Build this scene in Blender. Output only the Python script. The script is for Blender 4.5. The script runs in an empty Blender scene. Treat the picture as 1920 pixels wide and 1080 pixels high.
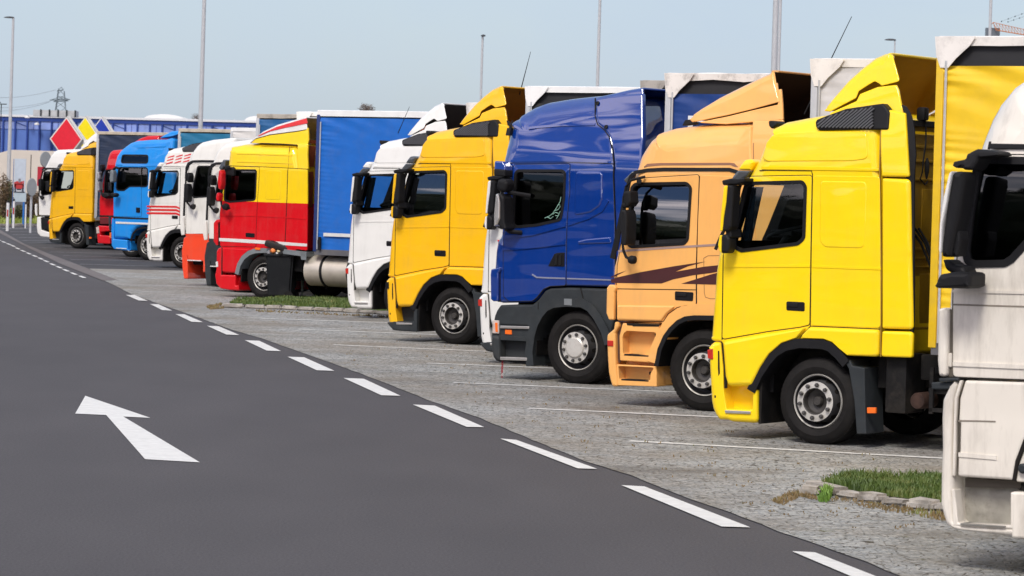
import bpy, bmesh, math, random
from mathutils import Vector, Matrix, noise
random.seed(7)
SC = bpy.context.scene
COL = SC.collection
R = math.radians
# ------------------------------------------------------------------ camera
F = 6000.0; H = 2.55; SL = 0.03; Y0 = 350.8; NN = math.hypot(1, SL)
cam = bpy.data.cameras.new("camera"); camo = bpy.data.objects.new("camera", cam); COL.objects.link(camo)
cam.sensor_width = 36; cam.lens = F / 1920 * 36
cam.shift_y = -(540 - Y0) / 1920
cam.clip_start = 0.5; cam.clip_end = 6000
rx = Vector((1, 0, SL)).normalized(); ux = Vector((-SL, 0, 1)).normalized(); bx = rx.cross(ux)
m = Matrix((rx, ux, bx)).transposed().to_4x4(); m.translation = Vector((0, 0, H))
camo.matrix_world = m
cam.dof.use_dof = True; cam.dof.focus_distance = 37; cam.dof.aperture_fstop = 9
SC.camera = camo
# ------------------------------------------------------------------ world, sun, exposure
SUN_EL, SUN_AZ = 48, 200      # degrees; azimuth clockwise from +Y
w = bpy.data.worlds.new("World"); SC.world = w; w.use_nodes = True
nt = w.node_tree; nt.nodes.clear()
def N(nt, t, **k):
    n = nt.nodes.new(t)
    for a, b in k.items():
        if a.startswith('i_'):
            n.inputs[a[2:].replace('_', ' ')].default_value = b
        else: setattr(n, a, b)
    return n
L = lambda nt, a, b: nt.links.new(a, b)
out = N(nt, 'ShaderNodeOutputWorld'); bg = N(nt, 'ShaderNodeBackground'); bg.inputs[1].default_value = 0.12
sky = N(nt, 'ShaderNodeTexSky', sky_type='NISHITA', sun_disc=False, sun_elevation=R(SUN_EL), sun_rotation=R(SUN_AZ), dust_density=1.5, air_density=1.0)
tc = N(nt, 'ShaderNodeTexCoord'); mp = N(nt, 'ShaderNodeMapping'); mp.inputs['Scale'].default_value = (1.0, 1.0, 2.6)
mp.inputs['Location'].default_value = (3.1, 1.7, 0.4)
nz = N(nt, 'ShaderNodeTexNoise'); nz.inputs['Scale'].default_value = 4.2; nz.inputs['Detail'].default_value = 7; nz.inputs['Roughness'].default_value = .56
nz.inputs['Distortion'].default_value = .5
cr = N(nt, 'ShaderNodeValToRGB'); cr.color_ramp.elements[0].position = .47; cr.color_ramp.elements[1].position = .57
# an even veil of high cloud lies over the north (y>0), broken cumulus over the south
sp = N(nt, 'ShaderNodeSeparateXYZ')
mr = N(nt, 'ShaderNodeMapRange'); mr.inputs['From Min'].default_value = -.1; mr.inputs['From Max'].default_value = .5
mxf = N(nt, 'ShaderNodeMix', data_type='FLOAT')
mrn = N(nt, 'ShaderNodeMapRange'); mrn.inputs['From Min'].default_value = .3; mrn.inputs['From Max'].default_value = .7
mrn.inputs['To Min'].default_value = .50; mrn.inputs['To Max'].default_value = .92
mix = N(nt, 'ShaderNodeMix', data_type='RGBA')
ccol = N(nt, 'ShaderNodeMix', data_type='RGBA'); ccol.inputs['A'].default_value = (14.0, 12.6, 13.0, 1); ccol.inputs['B'].default_value = (3.62, 4.36, 5.35, 1)
scol = N(nt, 'ShaderNodeMix', data_type='RGBA', blend_type='MULTIPLY'); scol.inputs['Factor'].default_value = 1
sg = N(nt, 'ShaderNodeMix', data_type='RGBA'); sg.inputs['A'].default_value = (.26, .34, .52, 1); sg.inputs['B'].default_value = (1, 1, 1, 1)
L(nt, tc.outputs['Generated'], mp.inputs[0]); L(nt, mp.outputs[0], nz.inputs['Vector']); L(nt, nz.outputs[0], cr.inputs[0])
L(nt, tc.outputs['Generated'], sp.inputs[0]); L(nt, sp.outputs['Y'], mr.inputs['Value'])
L(nt, nz.outputs[0], mrn.inputs['Value'])
L(nt, mr.outputs[0], mxf.inputs['Factor']); L(nt, cr.outputs[0], mxf.inputs['A']); L(nt, mrn.outputs[0], mxf.inputs['B'])
L(nt, mr.outputs[0], ccol.inputs['Factor']); L(nt, mr.outputs[0], sg.inputs['Factor']); L(nt, sky.outputs[0], scol.inputs['A']); L(nt, sg.outputs['Result'], scol.inputs['B'])
L(nt, ccol.outputs['Result'], mix.inputs['B'])
L(nt, mxf.outputs[0], mix.inputs['Factor']); L(nt, scol.outputs['Result'], mix.inputs['A'])
L(nt, mix.outputs['Result'], bg.inputs[0]); L(nt, bg.outputs[0], out.inputs[0])
sl = bpy.data.lights.new("sun", 'SUN'); so = bpy.data.objects.new("sun", sl); COL.objects.link(so)
sl.energy = 2.2; sl.angle = R(16); sl.color = (1, .95, .87)
d = Vector((math.sin(R(SUN_AZ)) * math.cos(R(SUN_EL)), math.cos(R(SUN_AZ)) * math.cos(R(SUN_EL)), math.sin(R(SUN_EL))))
so.rotation_euler = d.to_track_quat('Z', 'Y').to_euler(); so.location = (0, 0, 60)
vs = SC.view_settings; vs.view_transform = 'Standard'; vs.look = 'None'; vs.gamma = 1; vs.exposure = 0.32
SC.cycles.max_bounces = 7; SC.cycles.transparent_max_bounces = 12

# ------------------------------------------------------------------ photo pixel -> place
def ray(px, py):
    dx, dy = px - 960, py - Y0
    return (dx + SL * dy) / NN / F, -(-SL * dx + dy) / NN / F
def gnd(px, py, z=0.0):
    a, b = ray(px, py); Y = (z - H) / b
    return Vector((a * Y, Y, z))
def at(px, py, Y):
    a, b = ray(px, py); return Vector((a * Y, Y, H + b * Y))

# ------------------------------------------------------------------ materials
MATS = {}
def mat(name, col, rough=.6, metal=0.0, coat=0.0, var=0.06, vs_=6.0, bump=0.0, bs=40.0, emit=None, spec=.5, dirt=0.0, dcol=(.25, .21, .16), ds=2.2, warp=0.0):
    if name in MATS: return MATS[name]
    M = bpy.data.materials.new(name); M.use_nodes = True; t = M.node_tree; p = t.nodes['Principled BSDF']
    p.inputs['Specular IOR Level'].default_value = .25 if max(col) < .04 else spec; p.inputs['Roughness'].default_value = rough; p.inputs['Metallic'].default_value = metal
    p.inputs['Coat Weight'].default_value = coat; p.inputs['Coat Roughness'].default_value = .04
    tcn = N(t, 'ShaderNodeTexCoord'); n1 = N(t, 'ShaderNodeTexNoise'); n1.inputs['Scale'].default_value = vs_; n1.inputs['Detail'].default_value = 5
    L(t, tcn.outputs['Object'], n1.inputs['Vector'])
    mr = N(t, 'ShaderNodeMapRange'); mr.inputs['From Min'].default_value = .3; mr.inputs['From Max'].default_value = .7
    mr.inputs['To Min'].default_value = 1 - var; mr.inputs['To Max'].default_value = 1 + var
    mul = N(t, 'ShaderNodeVectorMath', operation='MULTIPLY'); mul.inputs[0].default_value = col
    L(t, n1.outputs[0], mr.inputs['Value']); L(t, mr.outputs[0], mul.inputs[1])
    last = mul.outputs[0]
    if dirt > 0:
        n2 = N(t, 'ShaderNodeTexNoise'); n2.inputs['Scale'].default_value = ds; n2.inputs['Detail'].default_value = 8; n2.inputs['Roughness'].default_value = .7
        if warp > 0:
            ms = N(t, 'ShaderNodeMapping'); ms.inputs['Scale'].default_value = (2.2, 1.2, .45); L(t, tcn.outputs['Object'], ms.inputs[0]); L(t, ms.outputs[0], n2.inputs['Vector'])
        else: L(t, tcn.outputs['Object'], n2.inputs['Vector'])
        r2 = N(t, 'ShaderNodeMapRange'); r2.inputs['From Min'].default_value = .48; r2.inputs['From Max'].default_value = .72
        r2.inputs['To Max'].default_value = dirt
        L(t, n2.outputs[0], r2.inputs['Value'])
        mx = N(t, 'ShaderNodeMix', data_type='RGBA'); mx.inputs['B'].default_value = (*dcol, 1)
        L(t, r2.outputs[0], mx.inputs['Factor']); L(t, last, mx.inputs['A']); last = mx.outputs['Result']
    L(t, last, p.inputs['Base Color'])
    if bump > 0 or warp > 0:
        bmp = N(t, 'ShaderNodeBump'); bmp.inputs['Strength'].default_value = 1; bmp.inputs['Distance'].default_value = bump if bump > 0 else warp
        n3 = N(t, 'ShaderNodeTexNoise'); n3.inputs['Scale'].default_value = bs; n3.inputs['Detail'].default_value = 3 if bump > 0 else 1
        L(t, tcn.outputs['Object'], n3.inputs['Vector']); L(t, n3.outputs[0], bmp.inputs['Height']); L(t, bmp.outputs[0], p.inputs['Normal'])
        if warp > 0:
            L(t, bmp.outputs[0], p.inputs['Coat Normal']); mw = N(t, 'ShaderNodeMapping'); mw.inputs['Scale'].default_value = (.45, .8, 1.5)
            L(t, tcn.outputs['Object'], mw.inputs[0]); L(t, mw.outputs[0], n3.inputs['Vector']); p.inputs['Specular IOR Level'].default_value = .12; p.inputs['Coat Roughness'].default_value = .03; p.inputs['Coat IOR'].default_value = 2.1 if name.startswith('deep_blue') else 1.5
    if emit:
        p.inputs['Emission Color'].default_value = (*emit, 1); p.inputs['Emission Strength'].default_value = 1
    MATS[name] = M; return M
def paint(name, col, rough=.4, coat=.8, dirt=.10, warp=.022):
    return mat(name, col, rough, coat=coat, var=.03, vs_=2.5, dirt=dirt, ds=3.0, warp=warp, bs=1.6)
BLK = mat('black_plastic', (.008, .008, .009), .6, var=.15, bump=.0004, bs=300)
BLKG = mat('black_gloss', (.012, .012, .014), .22)
DRK = mat('dark_chassis', (.007, .0065, .0065), .7, var=.3, dirt=.15)
INT = mat('cab_interior', (.035, .035, .037), .8, var=.3)
SEAT = mat('seat_cloth', (.07, .072, .08), .9, var=.2)
CURT = mat('blue_cab_curtain', (.012, .035, .06), .85, var=.3, vs_=18)
GRY = mat('grey_trim', (.028, .033, .036), .6, var=.15, dirt=.25, dcol=(.09, .085, .075))
GRYL = mat('light_grey_trim', (.17, .19, .20), .5, var=.1, dirt=.2)
SEAM = mat('panel_gap', (.012, .010, .008), .8)
TYRE = mat('tyre_rubber', (.010, .009, .0085), .8, var=.25, vs_=9, bump=.0008, bs=90, dirt=.22, dcol=(.035, .03, .025), ds=5)
RIMD = mat('rim_dark_steel', (.05, .05, .052), .5, metal=.0, var=.2, dirt=.4, dcol=(.05, .04, .03), ds=8)
RIML = mat('rim_silver_steel', (.62, .60, .55), .42, metal=.35, var=.1, dirt=.35, dcol=(.22, .16, .10), ds=12)
NUT = mat('wheel_nut_steel', (.12, .115, .11), .35, metal=.7)
HUB = mat('hub_grease', (.04, .036, .032), .5, var=.3, vs_=20)
CHR = mat('brushed_steel', (.62, .6, .56), .3, metal=.8, var=.08, dirt=.25)
ALU = mat('tank_aluminium', (.66, .60, .50), .38, metal=.55, var=.08, vs_=3, dirt=.25, dcol=(.34, .26, .17), ds=4)
RED = mat('red_lens', (.5, .02, .008), .25, coat=1)
ORG = mat('orange_lens', (.9, .16, .01), .25, coat=1)
CLR = mat('clear_lens', (.55, .45, .40), .12, coat=1, var=.2, vs_=15)
RUST = mat('rusty_exhaust', (.05, .026, .018), .7, metal=.4, var=.4, vs_=10)
WHT = mat('white_plastic', (.68, .67, .64), .4, coat=.3)
STEEL = mat('galvanised_steel', (.52, .53, .53), .45, metal=.3, var=.06)
def glassmat(name, tint, refl=1.5):
    M = bpy.data.materials.new(name); M.use_nodes = True; t = M.node_tree; t.nodes.clear()
    o = N(t, 'ShaderNodeOutputMaterial'); tr = N(t, 'ShaderNodeBsdfTransparent'); tr.inputs[0].default_value = (*tint, 1)
    gl = N(t, 'ShaderNodeBsdfGlossy'); gl.inputs['Roughness'].default_value = .02; gl.inputs[0].default_value = (.95, .97, 1, 1)
    fr = N(t, 'ShaderNodeFresnel'); fr.inputs[0].default_value = refl; mx = N(t, 'ShaderNodeMixShader')
    L(t, fr.outputs[0], mx.inputs[0]); L(t, tr.outputs[0], mx.inputs[1]); L(t, gl.outputs[0], mx.inputs[2]); L(t, mx.outputs[0], o.inputs[0])
    return M
GLS = glassmat('window_glass', (.62, .70, .68), 1.6)
GLSD = glassmat('dark_window_glass', (.30, .35, .34), 1.7)
GLSR = glassmat('mirroring_window_glass', (.45, .50, .46), 2.6)
def canvas(name, col, dirt=.15, dcol=(.2, .17, .12)):
    return mat(name, col, .55, coat=.15, var=.06, vs_=3, dirt=dirt, dcol=dcol, ds=4, bump=.002, bs=9)

# ------------------------------------------------------------------ object helpers
def tag(o, label=None, cat=None, group=None, kind=None):
    if label: o['label'] = label
    if cat: o['category'] = cat
    if group: o['group'] = group
    if kind: o['kind'] = kind
    return o
def empty(name, loc=(0, 0, 0), rz=0, **k):
    o = bpy.data.objects.new(name, None); COL.objects.link(o); o.location = loc; o.rotation_euler = (0, 0, rz)
    o.empty_display_size = .3; return tag(o, **k)
def link(name, me, parent=None):
    o = bpy.data.objects.new(name, me); COL.objects.link(o)
    if parent: o.parent = parent
    return o
def sharp(bm, ang=32):
    for f in bm.faces: f.smooth = True
    for e in bm.edges:
        if len(e.link_faces) == 2:
            if e.calc_face_angle(0) > R(ang): e.smooth = False
            if e.link_faces[0].material_index != e.link_faces[1].material_index and e.calc_face_angle(0) > R(8): e.smooth = False
def mk(name, bm, mats, parent=None, smooth=True, wn=False, ang=32):
    bmesh.ops.recalc_face_normals(bm, faces=bm.faces)
    if smooth: sharp(bm, ang)
    me = bpy.data.meshes.new(name); bm.to_mesh(me); bm.free()
    for m_ in (mats if isinstance(mats, (list, tuple)) else [mats]): me.materials.append(m_)
    o = link(name, me, parent)
    if wn:
        md = o.modifiers.new('wn', 'WEIGHTED_NORMAL'); md.keep_sharp = True; md.weight = 80
    return o
def box(bm, x0, x1, y0, y1, z0, z1, mi=0, bev=0):
    r = bmesh.ops.create_cube(bm, size=1)
    vs = r['verts']
    for v in vs: v.co = Vector((x0 + (v.co.x + .5) * (x1 - x0), y0 + (v.co.y + .5) * (y1 - y0), z0 + (v.co.z + .5) * (z1 - z0)))
    fs = set(f for v in vs for f in v.link_faces)
    for f in fs: f.material_index = mi
    if bev:
        r2 = bmesh.ops.bevel(bm, geom=list(set(e for v in vs for e in v.link_edges)), offset=bev, segments=2, affect='EDGES', profile=.6)
        for f in r2['faces']: f.material_index = mi
def tube(bm, pts, r, n=8, mi=0, cap=True):
    pts = [Vector(p) for p in pts]; rings = []
    rr = r if isinstance(r, (list, tuple)) else [r] * len(pts)
    up = Vector((.13, .31, .94))
    for i, p in enumerate(pts):
        t = (pts[min(i + 1, len(pts) - 1)] - pts[max(i - 1, 0)]).normalized()
        a = t.cross(up)
        if a.length < .05: a = t.cross(Vector((1, 0, 0)))
        a.normalize(); b = t.cross(a)
        rings.append([bm.verts.new(p + (a * math.cos(k * 2 * math.pi / n) + b * math.sin(k * 2 * math.pi / n)) * rr[i]) for k in range(n)])
    for q in range(len(rings) - 1):
        for k in range(n):
            f = bm.faces.new((rings[q][k], rings[q][(k + 1) % n], rings[q + 1][(k + 1) % n], rings[q + 1][k])); f.material_index = mi
    if cap:
        for g in (rings[0], rings[-1]):
            f = bm.faces.new(g); f.material_index = mi
def lathe(bm, prof, seg=32, axis='y', c=(0, 0, 0), caps=(0, 1)):
    """prof: (radius, depth, matindex of the band that follows)"""
    rings = []
    for p in prof:
        ring = []
        for k in range(seg):
            a = 2 * math.pi * k / seg; co, si = math.cos(a) * p[0], math.sin(a) * p[0]
            if axis == 'y': v = (c[0] + co, c[1] + p[1], c[2] + si)
            elif axis == 'z': v = (c[0] + co, c[1] + si, c[2] + p[1])
            else: v = (c[0] + p[1], c[1] + co, c[2] + si)
            ring.append(bm.verts.new(v))
        rings.append(ring)
    for i in range(len(rings) - 1):
        for k in range(seg):
            f = bm.faces.new((rings[i][k], rings[i][(k + 1) % seg], rings[i + 1][(k + 1) % seg], rings[i + 1][k]))
            f.material_index = prof[i][2] if len(prof[i]) > 2 else 0
    for ci, (rg, pi) in enumerate(((rings[0], 0), (rings[-1], -1))):
        if ci not in caps: continue
        f = bm.faces.new(rg); f.material_index = prof[pi][2] if len(prof[pi]) > 2 else 0
def fillet(P, rad, seg=4, rim=0.0):
    """P: list of (x,z,r). rounds every corner of a closed polygon"""
    o = []; n = len(P); sgn = 1 if sum(P[i - 1][0] * P[i][1] - P[i][0] * P[i - 1][1] for i in range(n)) > 0 else -1
    for i in range(n):
        a, b, c = Vector(P[i - 1][:2]), Vector(P[i][:2]), Vector(P[(i + 1) % n][:2])
        u, v = a - b, c - b; lu, lv = u.length, v.length
        if lu < 1e-6 or lv < 1e-6: continue
        u /= lu; v /= lv; ang = math.acos(max(-1, min(1, u.dot(v))))
        cvx = (u.x * v.y - u.y * v.x) * sgn < 0
        rr = max(rad, 1.15 * (P[i][2] if P[i][2] is not None else rim)) if cvx else rad
        if ang > R(162) or rr <= 0: o.append(P[i]); continue
        t = min(rr / math.tan(ang / 2), .42 * lu, .42 * lv)
        p0, p1 = b + u * t, b + v * t
        for k in range(seg + 1):
            s = k / seg; q = p0 * (1 - s) ** 2 + b * 2 * s * (1 - s) + p1 * s * s
            o.append((q.x, q.y, P[i][2]))
    return o
def ptinpoly(x, y, P):
    c = False; n = len(P)
    for i in range(n):
        x1, y1 = P[i][0], P[i][1]; x2, y2 = P[i - 1][0], P[i - 1][1]
        if (y1 > y) != (y2 > y) and x < (x2 - x1) * (y - y1) / (y2 - y1) + x1: c = not c
    return c

def knots(P):
    n = len(P); r = []
    for i in range(n):
        ax, az = P[i]; bx_, bz = P[(i + 1) % n]; x0, x1 = min(ax, bx_), max(ax, bx_); z0, z1 = min(az, bz), max(az, bz)
        for j in range(i + 2, n):
            if i == 0 and j == n - 1: continue
            cx, cz = P[j]; dx, dz = P[(j + 1) % n]
            if max(cx, dx) < x0 or min(cx, dx) > x1 or max(cz, dz) < z0 or min(cz, dz) > z1: continue
            o1 = (bx_ - ax) * (cz - az) - (bz - az) * (cx - ax); o2 = (bx_ - ax) * (dz - az) - (bz - az) * (dx - ax)
            o3 = (dx - cx) * (az - cz) - (dz - cz) * (ax - cx); o4 = (dx - cx) * (bz - cz) - (dz - cz) * (bx_ - cx)
            if o1 * o2 < 0 and o3 * o4 < 0: r.append((i, j))
    return r
class Truck:
    """local frame: x back along the vehicle, y inward from the near flank, z up; built from outlines read on the flank"""
    def __init__(s, gx, gy, name, label, yaw=33, W=2.5, tum=((2.85, 0), (3.15, .03), (3.5, .10), (4.1, .26)), place=None, scale=1, cat='truck', group=None, Yov=None):
        s.psi = R(yaw); s.W = W; s.tum = tum
        s.ex = Vector((math.cos(s.psi), -math.sin(s.psi), 0)); s.ey = Vector((math.sin(s.psi), math.cos(s.psi), 0))
        s.O = gnd(gx, gy)
        loc = Vector((place[0], place[1], 0)) if place else s.O
        s.Oi = loc
        s.root = empty(name, loc, -s.psi, label=label, cat=cat, group=group or 'trucks parked side by side in the row'); s.root.scale = (scale,) * 3
    def T(s, z):
        t = s.tum
        if z <= t[0][0]: return 0
        for (a, b), (c, d_) in zip(t, t[1:]):
            if z <= c: return b + (d_ - b) * (z - a) / (c - a)
        return t[-1][1] + (z - t[-1][0]) * .4
    def L(s, px, py, w=0.0):
        a, b = ray(px, py); z = 1.0
        for _ in range(3):
            we = w + (s.T(z) * (1 - 2 * w / s.W) if 0 <= w <= s.W else s.T(z))
            B = s.O + s.ey * we
            # t*(a,1)-x*ex = B
            det = a * (-s.ex.y) - 1 * (-s.ex.x)
            t = (B.x * (-s.ex.y) - B.y * (-s.ex.x)) / det
            x = (a * B.y - 1 * B.x) / det
            z = H + b * t
        return x, z
    def P(s, pts, w, fil, seg=4, rim=0.0):
        o = []
        for p in pts:
            x, z = s.L(p[0], p[1], w); o.append((x, z, p[2] if len(p) > 2 else None))
        o = fillet(o, fil, seg, rim)
        A = sum(o[i - 1][0] * o[i][1] - o[i][0] * o[i - 1][1] for i in range(len(o)))
        if A < 0: o.reverse()
        return o
    def raw(s, Q, w0, w1, r, rn=4, both=True, mi=0, bm=None, r_side=None):
        """prism from metric polygon Q with rounded near (and far) rim"""
        bm = bm or bmesh.new(); n = len(Q); rings = []
        mit = []
        for i in range(n):
            a, b, c = Vector(Q[i - 1][:2]), Vector(Q[i][:2]), Vector(Q[(i + 1) % n][:2])
            e1, e2 = (b - a).normalized(), (c - b).normalized()
            n1, n2 = Vector((-e1.y, e1.x)), Vector((-e2.y, e2.x)); m_ = (n1 + n2) / max(.35, 1 + n1.dot(n2)); mit.append(m_)
        rs = [(q[2] if q[2] is not None else r) for q in Q]
        for _ in range(2): rs = [(rs[i - 1] + 2 * rs[i] + rs[(i + 1) % n]) / 4 if Q[i][2] is None or True else rs[i] for i in range(n)]
        maxd = abs(w1 - w0) * (.5 if both else 1) * .98
        ri = []                                   # how far each point may move inward before the outline folds
        for i in range(n):
            o_ = Vector(Q[i][:2]); dv = mit[i].normalized() if mit[i].length > 1e-6 else Vector((0, 1)); best = 9.0
            for j in range(n):
                if j in (i, (i - 1) % n): continue
                a = Vector(Q[j][:2]); e_ = Vector(Q[(j + 1) % n][:2]) - a; den = dv.x * e_.y - dv.y * e_.x
                if abs(den) < 1e-9: continue
                t_ = ((a.x - o_.x) * e_.y - (a.y - o_.y) * e_.x) / den; u_ = ((a.x - o_.x) * dv.y - (a.y - o_.y) * dv.x) / den
                if t_ > 1e-4 and -.001 <= u_ <= 1.001: best = min(best, t_)
            ri.append(best * .40 / max(.3, mit[i].length))
        lim = [min(rs[i], ri[i]) for i in range(n)]
        for _ in range(3): lim = [min(lim[i], (lim[i - 1] + 2 * lim[i] + lim[(i + 1) % n]) / 4) for i in range(n)]
        for _ in range(60):                       # never let an inset edge turn round
            bad = False
            for i in range(n):
                j = (i + 1) % n; e_ = Vector(Q[j][:2]) - Vector(Q[i][:2])
                if (e_ + mit[j] * lim[j] - mit[i] * lim[i]).dot(e_) < .02 * e_.length_squared: lim[i] *= .88; lim[j] *= .88; bad = True
            if not bad: break
        for _ in range(40):                       # unknot the inset outline
            IP = [(Q[i][0] + mit[i].x * lim[i], Q[i][1] + mit[i].y * lim[i]) for i in range(n)]; hit = knots(IP)
            if not hit: break
            for i, j in hit:
                rng = range(i, j + 2) if j - i < n / 2 else list(range(j, n)) + list(range(0, i + 2))
                for k in rng: lim[k % n] *= .75
        def ring(phi, far):
            v = []
            for i in range(n):
                dep = min(rs[i], maxd) * (1 - math.sin(phi)); ins = lim[i] * (1 - math.cos(phi))
                v.append(bm.verts.new((Q[i][0] + mit[i].x * ins, (w1 - dep) if far else (w0 + dep), Q[i][1] + mit[i].y * ins)))
            return v
        if r > 0 or any(x > 0 for x in rs):
            phis = [math.pi / 2 * k / rn for k in range(rn, -1, -1)]
            for ph in phis: rings.append(ring(ph, False))
            if both:
                for ph in reversed(phis): rings.append(ring(ph, True))
            else: rings.append([bm.verts.new((q[0], w1, q[1])) for q in Q])
        else:
            rings = [[bm.verts.new((q[0], w0, q[1])) for q in Q], [bm.verts.new((q[0], w1, q[1])) for q in Q]]
        for i in range(len(rings) - 1):
            for k in range(n):
                f = bm.faces.new((rings[i][k], rings[i][(k + 1) % n], rings[i + 1][(k + 1) % n], rings[i + 1][k])); f.material_index = mi
        for g in (rings[0], rings[-1]):
            f = bm.faces.new(g); f.material_index = mi
            for e_ in f.edges: e_.smooth = False
        return bm
    def bend(s, bm, extra=()):
        for z in [t[0] for t in s.tum] + list(extra):
            bmesh.ops.bisect_plane(bm, geom=bm.verts[:] + bm.edges[:] + bm.faces[:], plane_co=(0, 0, z), plane_no=(0, 0, 1))
        for v in bm.verts:
            w_ = v.co.y; t = s.T(v.co.z)
            v.co.y = w_ + (t * (1 - 2 * w_ / s.W) if 0 <= w_ <= s.W else (t if w_ < 0 else -t))
    def fin(s, name, bm, mats, parent=None, wn=True, dob=True):
        if dob: s.bend(bm)
        bmesh.ops.remove_doubles(bm, verts=bm.verts, dist=1e-5)
        return mk(name, bm, mats, parent or s.root, wn=wn)
    def prism(s, name, pts, w0, w1, mats, r=0.0, fil=.03, both=True, parent=None, wp=None, rn=4):
        Q = s.P(pts, w0 if wp is None else wp, fil, rim=r)
        return s.fin(name, s.raw(Q, w0, w1, r, both=both, rn=rn), mats, parent)
    def plate(s, name, pts, outw, mats, r=.008, fil=.04, parent=None, depth=.03, rn=3):
        """panel standing proud of the flank by outw"""
        Q = s.P(pts, 0, fil, rim=r)
        return s.fin(name, s.raw(Q, -outw, -outw + depth, r, both=False, rn=rn), mats, parent)
    def strip(s, name, pts, width, mats, outw=.004, parent=None, closed=False, th=.02, fil=0, wp=0):
        if closed: Q = [(q[0], q[1]) for q in s.P(pts, wp, fil)]
        else: Q = [s.L(p[0], p[1], wp) for p in pts]
        bm = bmesh.new(); s.ribbon(bm, Q, width, wp - outw, wp - outw + th, closed)
        return s.fin(name, bm, mats, parent, wn=False)
    def ribbon(s, bm, Q, width, w0, w1, closed=False, mi=0):
        n = len(Q); V = []
        for i in range(n):
            b = Vector(Q[i]); a = Vector(Q[i - 1]) if (i > 0 or closed) else None; c = Vector(Q[(i + 1) % n]) if (i < n - 1 or closed) else None
            e1 = (b - a).normalized() if a is not None else (c - b).normalized(); e2 = (c - b).normalized() if c is not None else e1
            nn = Vector((-e1.y, e1.x)) + Vector((-e2.y, e2.x)); nn /= max(.5, 1 + e1.dot(e2))
            l_, r_ = b + nn * width / 2, b - nn * width / 2
            V.append([bm.verts.new((l_.x, w0, l_.y)), bm.verts.new((r_.x, w0, r_.y)), bm.verts.new((r_.x, w1, r_.y)), bm.verts.new((l_.x, w1, l_.y))])
        for i in range(n - (0 if closed else 1)):
            A, B = V[i], V[(i + 1) % n]
            for k in range(4):
                f = bm.faces.new((A[k], A[(k + 1) % 4], B[(k + 1) % 4], B[k])); f.material_index = mi
        if not closed: bm.faces.new(V[0]); bm.faces.new(V[-1])
    def cut(s, ob, cutters):
        for c in cutters:
            md = ob.modifiers.new('b', 'BOOLEAN'); md.operation = 'DIFFERENCE'; md.object = c; md.solver = 'FAST'
            for m_ in c.data.materials:
                if m_.name not in [q.name for q in ob.data.materials]: ob.data.materials.append(m_)
        bpy.context.view_layer.update()
        dg = bpy.context.evaluated_depsgraph_get(); dg.update()
        me = bpy.data.meshes.new_from_object(ob.evaluated_get(dg))
        if len(me.vertices) <= len(ob.data.vertices): print('CUT?', ob.name, len(me.vertices))
        ob.modifiers.clear(); ob.data = me
        for c in cutters: bpy.data.objects.remove(c)
    def tmp(s, Q, w0, w1, m_, r=0):
        bm = s.raw(Q, w0, w1, r); return mk('tmp', bm, m_, s.root, smooth=False)
    def shell(s, name, pts, w0, w1, mats, openidx, r=.08, th=.025, parent=None, fil=.03, inner=None):
        """hollow hood: near and far cheek plus skin, left open along the edges whose points lie in openidx(x,z)"""
        Q = s.P(pts, w0, fil, rim=r); bm = s.raw(Q, w0, w1, r, rn=4)
        bmesh.ops.recalc_face_normals(bm, faces=bm.faces); bm.normal_update()
        kill = [f for f in bm.faces if abs(f.normal.y) < .3 and openidx(f.calc_center_median().x, f.calc_center_median().z, f)]
        bmesh.ops.recalc_face_normals(bm, faces=bm.faces)
        bmesh.ops.delete(bm, geom=kill, context='FACES')
        s.bend(bm)
        o = mk(name, bm, mats, parent or s.root, wn=False)
        md = o.modifiers.new('s', 'SOLIDIFY'); md.thickness = th; md.offset = -1
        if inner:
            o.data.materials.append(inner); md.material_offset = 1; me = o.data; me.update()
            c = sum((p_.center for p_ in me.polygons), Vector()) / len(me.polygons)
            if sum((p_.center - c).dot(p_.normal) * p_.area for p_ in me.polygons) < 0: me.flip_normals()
        return o
    # --- common parts
    def body(s, name, outline, mats, r=.14, win=None, cavity=None, wsh=None, win2=None, split=None, fil=.05, wsw=None, farwin=False):
        Q = s.P(outline, 0, fil, rim=r)
        bm = s.raw(Q, 0, s.W, r, rn=5)
        ob = mk(name, bm, mats[:1], s.root, smooth=False)
        cs = []
        if cavity: cs.append(s.tmp(s.P(cavity, 0, .03), .07, s.W - .07, INT))
        if wsh: cs.append(s.tmp(s.P(wsh, 0, 0), .16, wsw or s.W - .16, BLK))
        for wi in (win, win2):
            if wi: cs.append(s.tmp(s.P(wi, 0, .07), -.3, s.W + .3 if farwin else .5, BLK))
        if cs: s.cut(ob, cs)
        bm = bmesh.new(); bm.from_mesh(ob.data)
        s.bend(bm, extra=[split] if split else [])
        bmesh.ops.remove_doubles(bm, verts=bm.verts, dist=1e-5)
        if split:
            me = ob.data; me.materials.append(mats[1]); k = len(me.materials) - 1
            for f in bm.faces:
                if f.material_index == 0 and f.calc_center_median().z < split: f.material_index = k
        bmesh.ops.recalc_face_normals(bm, faces=bm.faces); sharp(bm, 30); bm.to_mesh(ob.data); bm.free()
        md = ob.modifiers.new('wn', 'WEIGHTED_NORMAL'); md.keep_sharp = True; md.weight = 80
        return ob
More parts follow.
